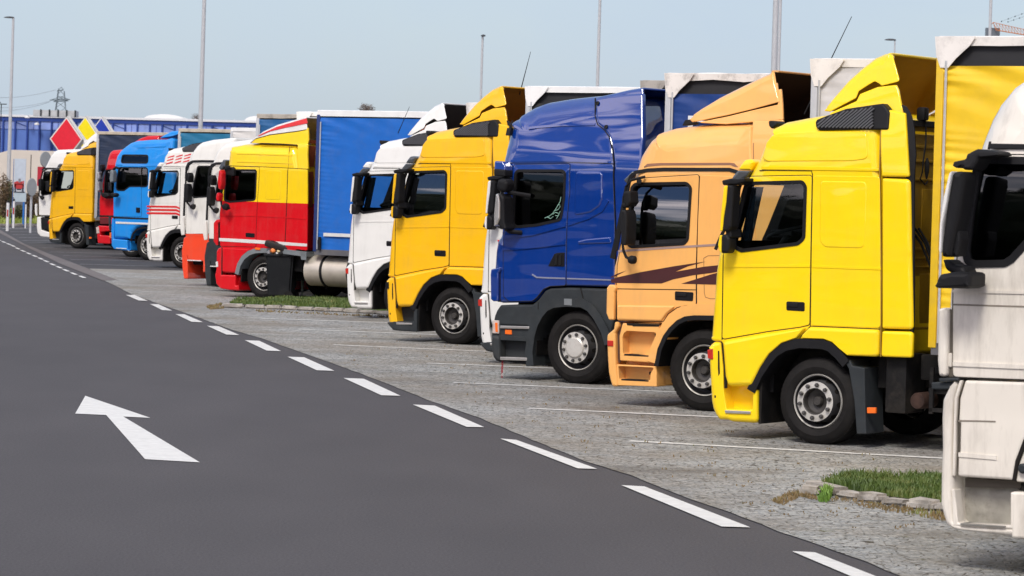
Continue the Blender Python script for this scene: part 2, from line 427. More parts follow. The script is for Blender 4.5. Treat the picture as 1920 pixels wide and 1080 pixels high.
    def door(s, pts, win, mats, outw=.006, name='door', fil=.03):
        bm = bmesh.new(); Q = s.P(pts, 0, fil); s.ribbon(bm, [(q[0], q[1]) for q in Q], .015, -.0025, .02, True)
        g = s.fin('door_gap', bm, SEAM, s.root, wn=False)
        Q2 = s.raw(Q, -outw, .05, .006, rn=2, both=False)
        ob = mk(name, Q2, mats, s.root, smooth=False)
        if win: s.cut(ob, [s.tmp(s.P(w_, 0, .07), -.3, .3, BLK) for w_ in win])
        bm = bmesh.new(); bm.from_mesh(ob.data); s.bend(bm); bmesh.ops.remove_doubles(bm, verts=bm.verts, dist=1e-5)
        bmesh.ops.recalc_face_normals(bm, faces=bm.faces); sharp(bm, 30); bm.to_mesh(ob.data); bm.free()
        md = ob.modifiers.new('wn', 'WEIGHTED_NORMAL'); md.keep_sharp = True; md.weight = 80
        g.parent = ob
        return ob
    def window(s, pts, parent, glass=None, frame=.018, fm=None, deep=.03, name='window', curv=.5):
        Q = s.P(pts, 0, .07)
        bm = bmesh.new(); s.ribbon(bm, [(q[0], q[1]) for q in Q], frame * 2, -.014, .04, True)
        o = s.fin(name, bm, fm or BLK, parent, wn=False)
        bm = bmesh.new(); bm.faces.new([bm.verts.new((q[0], deep - .02, q[1])) for q in Q]); za, zb_ = min(q[1] for q in Q), max(q[1] for q in Q)
        for k in range(1, 12): bmesh.ops.bisect_plane(bm, geom=bm.verts[:] + bm.edges[:] + bm.faces[:], plane_co=(0, 0, za + (zb_ - za) * k / 12), plane_no=(0, 0, 1))
        for v in bm.verts: u_ = (v.co.z - za) / (zb_ - za); v.co.y += curv * (.055 * u_ * u_ - .02 * u_) * (zb_ - za) / .75 + .003 * noise.noise(Vector((v.co.x * 3, v.co.z * 4, za))) * curv
        g = s.fin('pane', bm, glass or GLS, o, wn=False)
        return o
    def seats(s, x0, x1, z0, z1, wheelx, wheelz, curtain=None):
        """driver seat, passenger seat, dashboard, steering wheel: x0..x1 cabin length, z0 floor, z1 top"""
        o = None
        for w_ in (.35, 1.6):
            bm = bmesh.new(); xs = x0 + .62 * (x1 - x0)
            box(bm, xs, xs + .16, w_, w_ + .5, z0 + .15, z0 + .85, bev=.05); box(bm, xs + .02, xs + .12, w_ + .12, w_ + .38, z0 + .87, z0 + 1.08, bev=.04)
            box(bm, xs - .42, xs + .1, w_, w_ + .5, z0 + .0, z0 + .2, bev=.05)
            mk('seat', bm, SEAT, s.root)
        bm = bmesh.new(); box(bm, x0 - .02, x0 + .36, .1, s.W - .1, z0 - .2, z0 + .30, bev=.06); mk('dashboard', bm, INT, s.root)
        bm = bmesh.new(); r = .23; pts = []
        for k in range(25):
            a = 2 * math.pi * k / 24; pts.append(Vector((wheelx + math.sin(a) * r * .92, .6 + math.cos(a) * r, wheelz + math.sin(a) * r * .30)))
        tube(bm, pts, .019, 8, cap=False); tube(bm, [(wheelx, .6, wheelz - .03), (wheelx - .16, .6, wheelz - .25)], .04, 8)
        tube(bm, [(wheelx - .2, .6, wheelz), (wheelx + .2, .6, wheelz + .03)], .022, 6); box(bm, wheelx - .07, wheelx + .07, .53, .67, wheelz - .03, wheelz + .02)
        mk('steering_wheel', bm, INT, s.root)
    def wheels(s, px, ph, kind='open', rear=True, cx=None):
        """px: pixel x of the front wheel, ph: tyre height in metres"""
        r = ph / 2; x = s.L(px, 500)[0] if cx is None else cx
        me = wheel_mesh(r, kind)
        def put(x, y, flip, m_=me):
            o = link('wheel', m_[0], s.root); o.location = (x, y, r)
            if flip: o.rotation_euler = (0, 0, math.pi)
            t = link('tyre', m_[1], o); return o
        put(x, .05, False); put(x, s.W - .05, True)
        if rear:
            m2 = wheel_mesh(r, 'drive'); put(x + 3.7, .06, False, m2); put(x + 3.7, s.W - .06, True, m2)
            bm = bmesh.new(); tube(bm, [(x + 3.7, .4, r), (x + 3.7, s.W - .4, r)], .12, 10); tube(bm, [(x, .35, r), (x, s.W - .35, r)], .07, 10); mk('axle', bm, DRK, s.root)
        return x
    def chassis(s, xf, xr, zt=1.0, wheel=0.0, wr=.5):
        bm = bmesh.new()
        box(bm, xf, xr + 4.3, .78, .88, .62, .92); box(bm, xf, xr + 4.3, 1.62, 1.72, .62, .92)
        for k in range(5): box(bm, xr + .3 + k * .9, xr + .42 + k * .9, .88, 1.62, .66, .86)
        box(bm, xf, xr - .1, .55, 1.95, .42, zt)              # dark block as engine and gearbox, filling in the underbody shadow
        box(bm, xf + .02, wheel - wr - .12, .2, s.W - .2, .5, zt)
        box(bm, wheel + wr + .12, xr - .02, .25, s.W - .25, .62, zt)
        mk('chassis', bm, DRK, s.root)

WM = {}
def wheel_mesh(r, kind):
    key = (round(r, 3), kind)
    if key in WM: return WM[key]
    k = r / .47
    bm = bmesh.new(); q = .295
    # material 0 dark rim, 1 silver flange, 2 nut, 3 hub
    if kind == 'drive':
        prof = [(q * k, .02, 1), (q * k - .012, .0, 0), (q * k - .03, .03, 0), (q * k - .05, .20, 0), (.21, .24, 1), (.15, .24, 3), (.14, .05, 3), (.11, .03, 3), (.01, .03, 3)]
    elif kind == 'cap':
        prof = [(q * k, .02, 1), (q * k - .008, .0, 1), (q * k - .02, .012, 0), (q * k - .04, .10, 0), (.235, .12, 0), (.205, .02, 0), (.203, -.055, 1), (.138, -.06, 1), (.134, -.072, 1), (.12, -.082, 1), (.04, -.086, 1), (.01, -.086, 1)]
    else:
        prof = [(q * k, .02, 1), (q * k - .008, .0, 1), (q * k - .02, .012, 0), (q * k - .04, .10, 0), (.238, .12, 0), (.210, .02, 0), (.205, -.05, 1), (.138, -.055, 3), (.128, -.045, 3), (.118, .02, 3), (.06, .035, 3), (.05, .0, 3), (.04, -.012, 3), (.01, -.012, 3)]
    lathe(bm, prof, 48, caps=(1,))
    if kind != 'drive':
        for i in range(10):
            a = 2 * math.pi * (i + .3) / 10
            c = Vector((math.cos(a) * .170, 0, math.sin(a) * .170))
            lathe(bm, [(.022, -.052, 2), (.022, -.075, 2), (.016, -.088, 2), (.004, -.09, 2)], 12, c=(c.x, 0, c.z))
            a += math.pi / 10    # hand holes in the dish
            c = Vector((math.cos(a), 0, math.sin(a))); t = Vector((-math.sin(a), 0, math.cos(a)))
            P = []
            for j in range(12):
                b = 2 * math.pi * j / 12; rr = .228 + .017 * math.sin(b); dep = .12 + (.238 - rr) * -3.4
                P.append(bm.verts.new(c * rr + t * .03 * math.cos(b) + Vector((0, .12 - (.238 - rr) * 3.5 - .006, 0))))
            f = bm.faces.new(P); f.material_index = 4
    me1 = mk('wheel', bm, [RIMD, RIML, NUT, HUB, SEAM], None, ang=25); d1 = me1.data; bpy.data.objects.remove(me1)
    bm = bmesh.new(); R0 = r; a = q * k
    prof = [(a, .03), (a + .006, .002), (a + .03, -.014), (a + .07 * k, -.022), (a + .074 * k, -.0235), (a + .078 * k, -.021), (R0 - .06, -.012), (R0 - .03, .004), (R0 - .012, .028), (R0 - .003, .05), (R0, .07)]
    for g in range(4):
        y = .085 + g * .055; prof += [(R0, y), (R0 - .012, y + .003), (R0 - .012, y + .012), (R0, y + .015)]
    prof += [(R0 - .003, .29), (R0 - .02, .32), (R0 - .06, .335), (a, .31)]
    if kind == 'drive': prof += [(a, .35), (R0 - .06, .35), (R0 - .02, .37), (R0, .42), (R0, .62), (R0 - .06, .67), (a, .65)]
    lathe(bm, prof, 64, caps=())
    # shoulder lugs
    for i in range(56):
        A = 2 * math.pi * i / 56; m_ = Matrix.Rotation(A, 4, 'Y')
        r_ = bmesh.ops.create_cube(bm, size=1)
        for v in r_['verts']: v.co = m_ @ Vector((v.co.x * .034, .045 + v.co.y * .03, (R0 - .013) + v.co.z * .014))
    me2 = mk('tyre', bm, [TYRE], None, ang=40); d2 = me2.data; bpy.data.objects.remove(me2)
    # keep the contact patch on the ground
    WM[key] = (d1, d2); return WM[key]

def trailer(T, fx, ty, ccol, rcol, label, wrinkle=1.0, post=None, flap=True, zb=1.12, skirt=True, gap=True, group='curtain trailers behind the trucks', deco=None, dirty=.4, length=13.6, gapd=.17, rail_h=.10, zscale=None):
    """curtain trailer whose near front top corner is seen at (fx,ty)"""
    a, b = ray(fx, ty)
    B = T.Oi - T.ey * .02; det = a * (-T.ex.y) + T.ex.x; t = (B.x * (-T.ex.y) + B.y * T.ex.x) / det; x0 = (a * B.y - B.x) / det; zt = H + b * t
    root = empty('curtain_trailer', T.Oi + T.ex * x0 - T.ey * .02, -T.psi, label=label, cat='trailer', group=group)
    W = 2.55; Ln = length
    cm = canvas('curtain_' + ccol[0], ccol[1], dirt=.1); rm = canvas('rail_' + rcol[0], rcol[1], dirt=dirty, dcol=(.09, .075, .06))
    dk = mat('trailer_dark', (.03, .03, .032), .6)
    # box body
    bm = bmesh.new(); box(bm, .03, Ln, .05, W - .05, zb + .02, zt - .05); mk('body', bm, dk, root, smooth=False)
    # front wall, ribbed
    bm = bmesh.new(); box(bm, -.0, .03, .06, W - .06, zb, zt - .06)
    for k in range(9): box(bm, -.02, .0, .14 + k * .26, .2 + k * .26, zb + .1, zt - .2)
    mk('front_wall', bm, mat('bulkhead_grey', (.33, .33, .32), .5, dirt=.3), root, smooth=False)
    # near roof rail with a slightly ragged canvas edge
    bm = bmesh.new(); n = 60; V = []
    for i in range(n + 1):
        x = -.02 + (Ln + .02) * i / n; j = .012 * noise.noise(Vector((x * 2.3, fx, 0))) * (2 if dirty > .5 else .8)
        V.append([bm.verts.new(p) for p in ((x, 0, zt - rail_h + j), (x, -.004, zt - .012), (x, .03, zt + j * .5), (x, W * .5, zt + .015), (x, W - .01, zt), (x, W, zt - rail_h))])
    for i in range(n):
        for k in range(5): bm.faces.new((V[i][k], V[i + 1][k], V[i + 1][k + 1], V[i][k + 1]))
    bm.faces.new(V[0])
    mk('roof', bm, rm, root, ang=50)
    # curtain
    zc = zt - rail_h - (gapd if gap else 0)
    bm = bmesh.new(); nx, nzv = 130, 120; G = []
    for i in range(nx + 1):
        x = .05 + (Ln - .05) * (i / nx) ** 1.8; row = []
        for k in range(nzv + 1):
            z = zb - .02 + (zc - zb + .02) * k / nzv
            s_ = noise.noise(Vector((fx * .1, z * 4.3, x * .4))) ; f_ = math.exp(-x / .22) * max(0, .55 + 1.1 * noise.noise(Vector((z * 1.9, fx, 2))))
            y = .012 - wrinkle * (.015 * f_ * (math.sin(z * 66 + x * 5 + 4 * s_) * .55 + .5 * s_) ) - .006 * noise.noise(Vector((x * .8, z * 1.3, fx)))
            y += -.012 * wrinkle * math.exp(-(zc - z) / .25) * math.sin((zc - z) * 22 - x * 7) * math.exp(-x / 1.2)
            if k == 0 and skirt: y -= .0
            if skirt and z < zb + .30: y += .010 * math.sin(x * 9 + 2 * math.sin(x * 2.1)) * (zb + .30 - z) * 3
            row.append(bm.verts.new((x, y, z)))
        G.append(row)
    for i in range(nx):
        for k in range(nzv): bm.faces.new((G[i][k], G[i + 1][k], G[i + 1][k + 1], G[i][k + 1]))
    mk('curtain', bm, cm, root, ang=70)
    # front corner post
    pm = post or STEEL
    bm = bmesh.new(); box(bm, -.03, .055, -.012, .09, zb - .05, zt - .1, bev=.01); mk('corner_post', bm, pm, root)
    bm = bmesh.new(); tube(bm, [(.085, -.02, zb), (.085, -.02, zt - .25)], .014, 6); mk('tension_rod', bm, STEEL, root)
    if flap:
        bm = bmesh.new()
        Q = [(-.05, zt - .008), (.40, zt - .008), (.34, zt - .10), (.19, zt - .23), (.11, zt - .32), (.02, zt - .32), (-.03, zt - .2)]
        A = [bm.verts.new((x, -.020 - .012 * math.sin(x * 5), z)) for x, z in Q]; Bv = [bm.verts.new((x, -.012 - .012 * math.sin(x * 5), z)) for x, z in Q]
        bm.faces.new(A); bm.faces.new(Bv)
        for i in range(len(Q)): bm.faces.new((A[i], A[i - 1], Bv[i - 1], Bv[i]))
        mk('corner_flap', bm, rm, root)
    # chassis, side rail, landing legs, axles
    bm = bmesh.new(); box(bm, 0, Ln, .0, .05, zb - .12, zb - .0); box(bm, 0, Ln, W - .05, W, zb - .12, zb - .0)
    box(bm, .2, Ln, .75, .9, zb - .38, zb - .02); box(bm, .2, Ln, 1.65, 1.8, zb - .38, zb - .02)
    for x in (3.2,):
        for y in (.5, 1.95): box(bm, x, x + .14, y, y + .12, .05, zb - .3); box(bm, x - .1, x + .24, y - .1, y + .2, 0.0, .05)
    mk('trailer_frame', bm, mat('trailer_steel', (.10, .10, .11), .6, dirt=.3), root, smooth=False)
    for k in range(3):
        for y, fl in ((.05, False), (W - .05, True)):
            m_ = wheel_mesh(.5, 'drive'); o = link('wheel', m_[0], root); o.location = (9.0 + k * 1.31, y, .5); o.rotation_euler = (0, 0, math.pi if fl else 0); link('tyre', m_[1], o)
    if deco: deco(root, zt, zb)
    return root

# ------------------------------------------------------------------ tractor with the slanted lower panel and ribbed roof grille
def big_slant_cab(label, pc, place=None, scale=1, spoiler=True, grille=True, low=None, bump=None, spo=None, stripes=False, beacon=False, visor=None, rear=True, mark=RED, collar=True, deco=None, lamps=True, inner=None, glass=None, curv=.3, wsw=.95):
    T = Truck(1525, 835, 'tractor_truck', label, place=place, scale=scale, W=2.48)
    bump = bump or pc; visor = visor or pc; spo = spo or pc
    out = [(1331, 639, .03), (1332, 570, .16), (1334, 510, .18), (1339, 472, .18), (1348, 446, .16), (1358, 424, .16), (1394, 333, .16), (1408, 305, .2),
           (1411, 297, .22), (1420, 270, .25), (1430, 252, .28), (1442, 237, .28), (1460, 227, .28), (1495, 220, .28), (1532, 214, .28), (1580, 209, .25), (1650, 206, .2),
           (1650, 330, .03), (1651, 500, .03), (1649, 669, .02), (1590, 667, .01), (1575, 655, .01), (1561, 643, .01), (1545, 637, .01), (1500, 635, .01), (1470, 645, .01), (1447, 665, .01), (1430, 690, .01), (1414, 724, .01),
           (1366, 725, .02), (1360, 700, .02), (1356, 655, .02), (1354, 640, .02)]
    win = [(1400, 344), (1505, 341), (1511, 350), (1508, 447), (1496, 457), (1391, 470), (1377, 463), (1377, 446), (1386, 405)]
    cav = [(1362, 480), (1374, 437), (1407, 338), (1420, 328), (1636, 328), (1636, 520), (1362, 520)]
    wsh = [(1320, 452), (1385, 450), (1425, 345), (1372, 345)]
    b = T.body('cab', out, [pc], win=win, cavity=cav, wsh=wsh, wsw=wsw)
    door = [(1354.5, 636), (1356, 560), (1357, 478), (1366, 450), (1397, 345), (1408, 331), (1522.5, 329), (1520, 470), (1518, 609), (1500, 613), (1440, 621)]
    dr = T.door(door, [win], [pc])
    T.window(win, dr, glass=glass, curv=curv)
    h = T.plate('door_handle', [(1475, 565), (1509.5, 566.5), (1509.5, 584), (1475, 582)], .012, [BLKG], parent=dr, r=.006, fil=.02)
    T.plate('handle_grip', [(1477, 567), (1497, 568), (1497, 576), (1477, 575)], .022, [BLK], parent=h, r=.006, fil=.01)
    # slanted panel under the door, panel behind the door, lower rear panel, side collars
    T.plate('fender_panel', [(1357, 640), (1440, 625), (1500, 616), (1514, 614), (1497, 633, .01), (1468, 643, .01), (1445, 663, .01), (1428, 689, .01), (1411, 724), (1367, 724), (1362, 705)], .045, [pc], r=.043, fil=.02, depth=.06)
    T.plate('side_panel', [(1524.5, 329), (1650, 331), (1651, 500), (1651, 615), (1521, 610), (1522, 470)], .005, [pc], r=.006)
    T.strip('panel_gap', [(1523.6, 325), (1521, 470), (1519.4, 612), (1499, 634)], .010, [SEAM], outw=.001)
    T.strip('panel_gap', [(1519, 611.5), (1651, 617)], .010, [SEAM], outw=.001)
    T.plate('lower_rear_panel', [(1520, 613), (1650, 618.5), (1648.5, 669), (1592, 666, .006), (1577, 654, .006), (1563, 641, .006), (1547, 635, .006), (1502, 633.5, .006)], .040, [pc], r=.036, fil=.03, depth=.06)
    T.plate('embossed_panel', [(1540, 339), (1622, 340), (1626, 348), (1624, 440), (1620, 463), (1612, 466), (1548, 464), (1538, 455), (1537, 440), (1538, 350)], .011, [pc], r=.014, fil=.08)
    T.strip('waist_crease', [(1358, 499.5), (1519, 499)], .022, [pc], outw=.012); T.strip('waist_crease', [(1523, 499.5), (1586, 502), (1652, 504)], .022, [pc], outw=.010)
    T.strip('roof_crease', [(1428, 314.8), (1648, 318)], .028, [pc], outw=.008)
    T.strip('panel_gap', [(1424, 319.5), (1522, 320.5), (1523, 327)], .008, [SEAM], outw=.002)
    T.plate('roof_side_panel', [(1430, 298), (1437, 268), (1448, 254), (1462, 249), (1530, 246), (1618, 246), (1626, 253), (1628, 298), (1600, 302), (1440, 303)], .008, [pc], r=.012, fil=.06)
    T.strip('front_corner_gap', [(1354, 637), (1355, 560), (1356.3, 478)], .014, [SEAM], outw=.001)
    T.strip('windscreen_rubber', [(1341, 468), (1350, 446), (1358, 430), (1391, 338)], .03, [BLK], outw=.004)
    # collars
    if collar:
        T.prism('side_collar', [(1653.5, 334), (1705.5, 336, .05), (1708, 480, .05), (1711, 618, .04), (1653.5, 616)], -.004, .06, [pc], r=.02, fil=.015)
        T.prism('side_collar', [(1653, 620.5), (1711, 622, .04), (1709, 671), (1651.5, 669)], -.014, .06, [pc], r=.02, fil=.03)
        T.strip('collar_gap', [(1651.7, 245), (1652, 500), (1651, 669)], .012, [mat('yellow_gap', (.30, .17, .01), .6)], outw=.001)
        T.prism('side_collar', [(1650, 245), (1653, 215), (1668, 206), (1697, 212), (1700, 260), (1704.5, 331.5), (1652.5, 331)], -.002, .06, [pc], r=.02, fil=.02)
        T.prism('rubber_edge', [(1690, 196), (1699, 200), (1709, 218), (1714.5, 245), (1717, 290), (1714, 340), (1714, 500), (1714, 600), (1710, 640), (1700, 600), (1700, 260), (1694, 212)], .03, .055, [BLK], r=.004, fil=0)
        for w_ in (T.W,):
            T.prism('side_collar', [(1650, 245), (1655, 213), (1697, 212), (1705, 335), (1711, 618), (1709, 671), (1651, 669)], T.W - .05, T.W, [pc], r=.01, fil=.02, wp=0)
    if spoiler:
        tip = T.L(1545, 208)[0]; back = T.L(1672, 140)[0]
        P1 = [(1544.5, 209, .05), (1546, 200, .1), (1560, 180, .14), (1585, 150, .16), (1610, 127, .16), (1635, 107.5, .16), (1655, 99, .15), (1668, 97.5, .12), (1674, 105, .02),
              (1687.5, 152.5, .01), (1652.5, 161, .01), (1648, 157, .01), (1640, 152.5, .01), (1627, 160, .01), (1610, 171, .01), (1605, 184, .01), (1556, 210, .01)]
        T.shell('roof_spoiler', P1, .10, T.W - .10, [spo], lambda x, z, f: (f.normal.x > .5 and x > back - .12) or (f.normal.z < -.2 and f.normal.x > -.9), r=.1, inner=inner)
        P2 = [(1555, 212), (1605, 189.5), (1612, 176), (1645, 163), (1680, 159), (1684.5, 168), (1690, 197), (1698, 213), (1652, 246), (1600, 246), (1556, 240)]
        for w0, w1 in ((.10, .14), (T.W - .14, T.W - .10)):
            T.prism('spoiler_side', P2, w0, w1, [pc], r=.015, fil=.02, wp=.10)
    if grille:
        G = [(1528, 229), (1531, 224), (1545, 218.5), (1585, 204), (1642, 195.5), (1655, 194), (1662, 202), (1667.5, 211), (1665, 243), (1535, 244.5), (1529, 238)]
        g = T.prism('roof_grille', G, -.02, .25, [BLK], r=.02, fil=.02)
        Q = T.P([(1534, 230), (1547, 221.5), (1585, 207.5), (1640, 199), (1640.5, 241), (1537, 241.5), (1533, 237)], -.02, 0)
        bm = bmesh.new(); xs = [q[0] for q in Q]; x_ = min(xs) - .3
        while x_ < max(xs):
            zs = []
            for k in range(40):
                x = x_ + k * .018; z = min(q[1] for q in Q) + k * .0155
                if ptinpoly(x, z, Q): zs.append((x, z))
            if len(zs) > 1: T.ribbon(bm, [zs[0], zs[-1]], .016, -.042, .0)
            x_ += .042
        T.fin('grille_slats', bm, mat('slat_plastic', (.075, .075, .08), .45), g, wn=False)
        if not collar or True:
            pass
    if lamps:
        T.prism('roof_marker_lamp', [(1440, 226), (1453, 226.5), (1457, 231), (1455, 236), (1446, 242), (1441, 236)], .20, .42, [BLK], r=.02, fil=.02)
    # visor, mirrors
    v = T.prism('sun_visor', [(1387, 309), (1394, 299), (1407, 298), (1413, 304), (1411, 312), (1407, 320), (1383, 318)], .10, T.W - .10, [visor], r=.05, fil=.04)
    T.prism('visor_lip', [(1383, 319), (1408, 320.5), (1400, 332), (1390, 339), (1370, 342), (1373, 330)], .08, T.W - .08, [mat('smoked_plastic', (.06, .065, .07), .25, coat=.6)], r=.03, fil=.03, parent=v)
    for sd, (wa, wb) in enumerate(((-.24, -.06), (T.W + .06, T.W + .24))):
        wp = -.15
        mm = T.prism('mirror', [(1366, 351), (1370, 347), (1381, 348), (1383, 352), (1378, 425), (1373, 434), (1360, 434), (1359, 425)], wa, wb, [BLK], r=.03, fil=.02, wp=wp)
        T.prism('mirror_shell', [(1364.5, 351), (1368, 348), (1372.5, 349), (1370, 380), (1366, 405), (1363, 433), (1358.5, 433), (1360, 400)], wa - .012, wb - .02, [pc], r=.02, fil=.01, wp=wp, parent=mm)
        T.prism('mirror_arm', [(1370, 339), (1388, 335), (1400, 336), (1414, 334), (1413, 342), (1398, 347), (1372, 348)], min(wa, wb) + .04, max(wa, wb) + (.1 if sd == 0 else -.02), [BLK], r=.02, fil=.01, wp=0, parent=mm)
        m2 = T.prism('wide_mirror', [(1356, 441), (1368, 438), (1374, 448), (1373, 465), (1370, 475), (1357, 475), (1353, 462)], wa + .02, wb, [BLK], r=.03, fil=.03, wp=wp)
        T.prism('mirror_shell', [(1355.5, 441), (1360, 440.5), (1359, 474), (1355.5, 472), (1352.5, 460)], wa + .01, wb - .03, [pc], r=.015, fil=.02, wp=wp, parent=m2)
        T.prism('mirror_bracket', [(1364, 430), (1374, 430), (1376, 445), (1366, 446)], wa + .04, (.05 if sd == 0 else T.W - .02), [BLK], r=.01, fil=.01, wp=wp, parent=m2)
    # bumper with step
    Bp = [(1336, 640), (1330, 645), (1326, 651), (1327, 680), (1330, 752), (1333, 766), (1338, 777), (1346, 787), (1362, 787.5), (1372, 791), (1419.5, 794), (1419, 731), (1411.5, 731), (1410.5, 768), (1362, 767), (1356, 728), (1355, 690), (1350.5, 642)]
    bp = T.prism('bumper', [(x, y, .08 if x < 1340 else (.05 if y > 780 else .012)) for x, y in Bp], -.012, T.W + .012, [bump], r=.03, fil=.015)
    T.prism('step_well', [(1356, 700), (1414, 728), (1414, 772), (1358, 772)], .16, T.W - .16, [low or bump], r=.0, fil=0)
    if low:
        T.prism('lower_bumper', [(1329, 768, .05), (1336, 778, .05), (1347, 789.5, .03), (1372, 793), (1421, 796.5), (1421, 731), (1411, 730), (1410, 767), (1352, 765)], -.02, T.W + .02, [low], r=.02, fil=.015)
    T.plate('step_tread', [(1361, 768.5), (1409.5, 771), (1409, 776), (1362, 774.5)], .03, [CHR], r=.006, fil=.008, depth=.15)
    T.strip('bumper_gap', [(1351.5, 641), (1356.5, 690), (1358, 728)], .045, [SEAM], outw=-.01)
    T.plate('bumper_slot', [(1347, 657), (1350, 658), (1351, 700), (1348, 706), (1347, 690)], .0135, [SEAM], r=.002, fil=.01)
    T.plate('tow_hole', [(1340.5, 741), (1343.5, 741), (1343.5, 746), (1340.5, 746)], .0135, [SEAM], r=.001, fil=.02)
    T.plate('marker_light', [(1328, 656), (1338, 653.5), (1338.5, 674), (1328.5, 672)], .022, [mark], r=.006, fil=.008)
    # wheel arch lip and mud guard
    A = [(1410, 733), (1424, 702), (1440, 678), (1455, 660.5), (1474, 649), (1500, 643.5), (1544, 645.5), (1558, 650.5), (1574, 665), (1588, 682)]
    T.strip('wheel_arch', A, .095, [BLK], outw=.03, th=.28); T.strip('wheel_arch_liner', A, .05, [DRK], outw=-.24, th=2.0)
    T.prism('mud_guard', [(1580, 672), (1593, 675), (1598, 686), (1621, 690), (1622, 760), (1624, 814), (1606, 814), (1601, 750), (1591, 692)], -.01, .40, [GRY], r=.012, fil=.01)
    T.wheels(1525, .90, rear=rear, cx=.005)
    x, z = T.L(1421, 740); x2, z2 = T.L(1421, 793); bm = bmesh.new(); box(bm, x, x + .03, .03, T.W - .03, z2 - .01, 1.0); mk('arch_liner', bm, DRK, T.root)
    xr = T.L(1650, 500)[0]; rw = mat('shaded_yellow', (.42, .24, .006), .6, dirt=.4, dcol=(.08, .05, .01)) if pc in (YEL, ORY, ORY2) else pc  # rear wall yellow darkened to paint in the shade of the cab-trailer gap
    T.chassis(T.L(1345, 700)[0] + .05, xr, 1.02, 0, .47)
    # rear of the cab: ribs
    bm = bmesh.new(); zt = 3.2
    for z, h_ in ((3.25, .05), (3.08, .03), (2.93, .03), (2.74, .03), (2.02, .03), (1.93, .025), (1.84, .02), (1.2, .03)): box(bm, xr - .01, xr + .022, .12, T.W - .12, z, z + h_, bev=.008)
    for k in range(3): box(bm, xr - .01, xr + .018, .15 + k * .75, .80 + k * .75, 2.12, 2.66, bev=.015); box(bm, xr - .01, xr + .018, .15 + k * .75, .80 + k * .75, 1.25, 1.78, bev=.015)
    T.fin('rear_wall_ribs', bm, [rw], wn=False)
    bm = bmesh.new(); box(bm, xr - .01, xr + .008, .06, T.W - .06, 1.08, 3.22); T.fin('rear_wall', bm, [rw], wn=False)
    bm = bmesh.new(); box(bm, xr + .0, xr + .07, .1, T.W - .1, 3.30, 3.36); box(bm, xr + .0, xr + .10, .72, .84, 3.36, 3.50, bev=.03); mk('rear_rail', bm, BLK, T.root)
    bm = bmesh.new(); tube(bm, [(xr + .08, .78 + .03 * math.sin(k * .7), 3.36 - .075 * k) for k in range(8)] + [(xr + .08, .70, 2.76), (xr + .09, .80, 2.70), (xr + .09, .86, 2.74)], .009, 5); tube(bm, [(xr + .09, .83, 2.98), (xr + .09, .83, 2.93), (xr + .09, .83, 2.84), (xr + .09, .83, 2.76)], [.008, .026, .026, .008], 7); mk('power_cable', bm, BLK, T.root)
    # side equipment behind the cab: steel tank, air lines, battery box
    bm = bmesh.new(); box(bm, xr + .05, xr + .28, .10, .55, .38, .98, bev=.02); box(bm, xr + .52, xr + 1.05, .12, .60, .60, .66, bev=.01)
    box(bm, xr + .34, xr + 1.3, .30, .62, .72, .98, bev=.02); box(bm, xr + .5, xr + 1.3, .22, .40, .80, .86, bev=.01)
    for z in (.42, .66): box(bm, xr + .55, xr + 1.25, .08, .12, z, z + .04)
    box(bm, xr + .55, xr + .59, .08, .12, .40, .86); box(bm, xr + 1.2, xr + 1.24, .08, .12, .36, .74)
    T.fin('side_rack', bm, [DRK], wn=False)
    bm = bmesh.new(); lathe(bm, [(.13, -.0, 0), (.13, .5, 0)], 20, axis='x', c=(xr + .62, .38, .56)); mk('air_tank', bm, DRK, T.root)
    bm = bmesh.new(); lathe(bm, [(.075, -.02), (.085, .0), (.085, .3), (.03, .3)], 20, axis='y', c=(xr + .42, .10, .52)); lathe(bm, [(.062, -.021), (.001, -.0211)], 16, axis='y', c=(xr + .42, .10, .52))
    mk('exhaust_pipe', bm, RUST, T.root)
    T.plate('side_marker', [(1625.5, 764), (1641.5, 764), (1641.5, 775), (1625.5, 775)], .0, [ORG], r=.004, fil=.006)
    bm = bmesh.new()
    for k in range(3):
        pts = [(xr + .03, .55 + k * .09, 2.9)] + [(xr + .05 + .30 * math.sin(t * 3.14) + .25 * t, .55 + k * .09 + .04 * math.sin(t * 9 + k), 2.0 - 1.0 * t + .25 * math.cos(t * 6.3)) for t in [j / 10 for j in range(11)]]
        tube(bm, pts[1:], .014, 6)
    mk('air_hoses', bm, BLK, T.root)
    # cabin
    T.seats(T.L(1372, 470)[0] + .1, T.L(1520, 470)[0] + .2, 1.45, 2.6, T.L(1428, 418)[0], 2.16)
    bm = bmesh.new(); x, z = T.L(1404, 350); x2, z2 = T.L(1384, 452)
    for k in range(4): box(bm, x2 - .05 + k * .03, x2 - .025 + k * .03, .14 + .01 * (k % 2), .17 + .01 * (k % 2), z2, z)
    for v_ in bm.verts: v_.co.x += (v_.co.z - z2) * .21
    T.fin('cab_curtain', bm, [CURT], wn=False)
    if beacon:
        x, z = T.L(1560, 210); bm = bmesh.new(); lathe(bm, [(.07, 0), (.075, .03), (.065, .17), (.04, .2), (.005, .205)], 20, axis='z', c=(x + .12, .32, z + .02)); mk('beacon_lamp', bm, ORG, T.root)
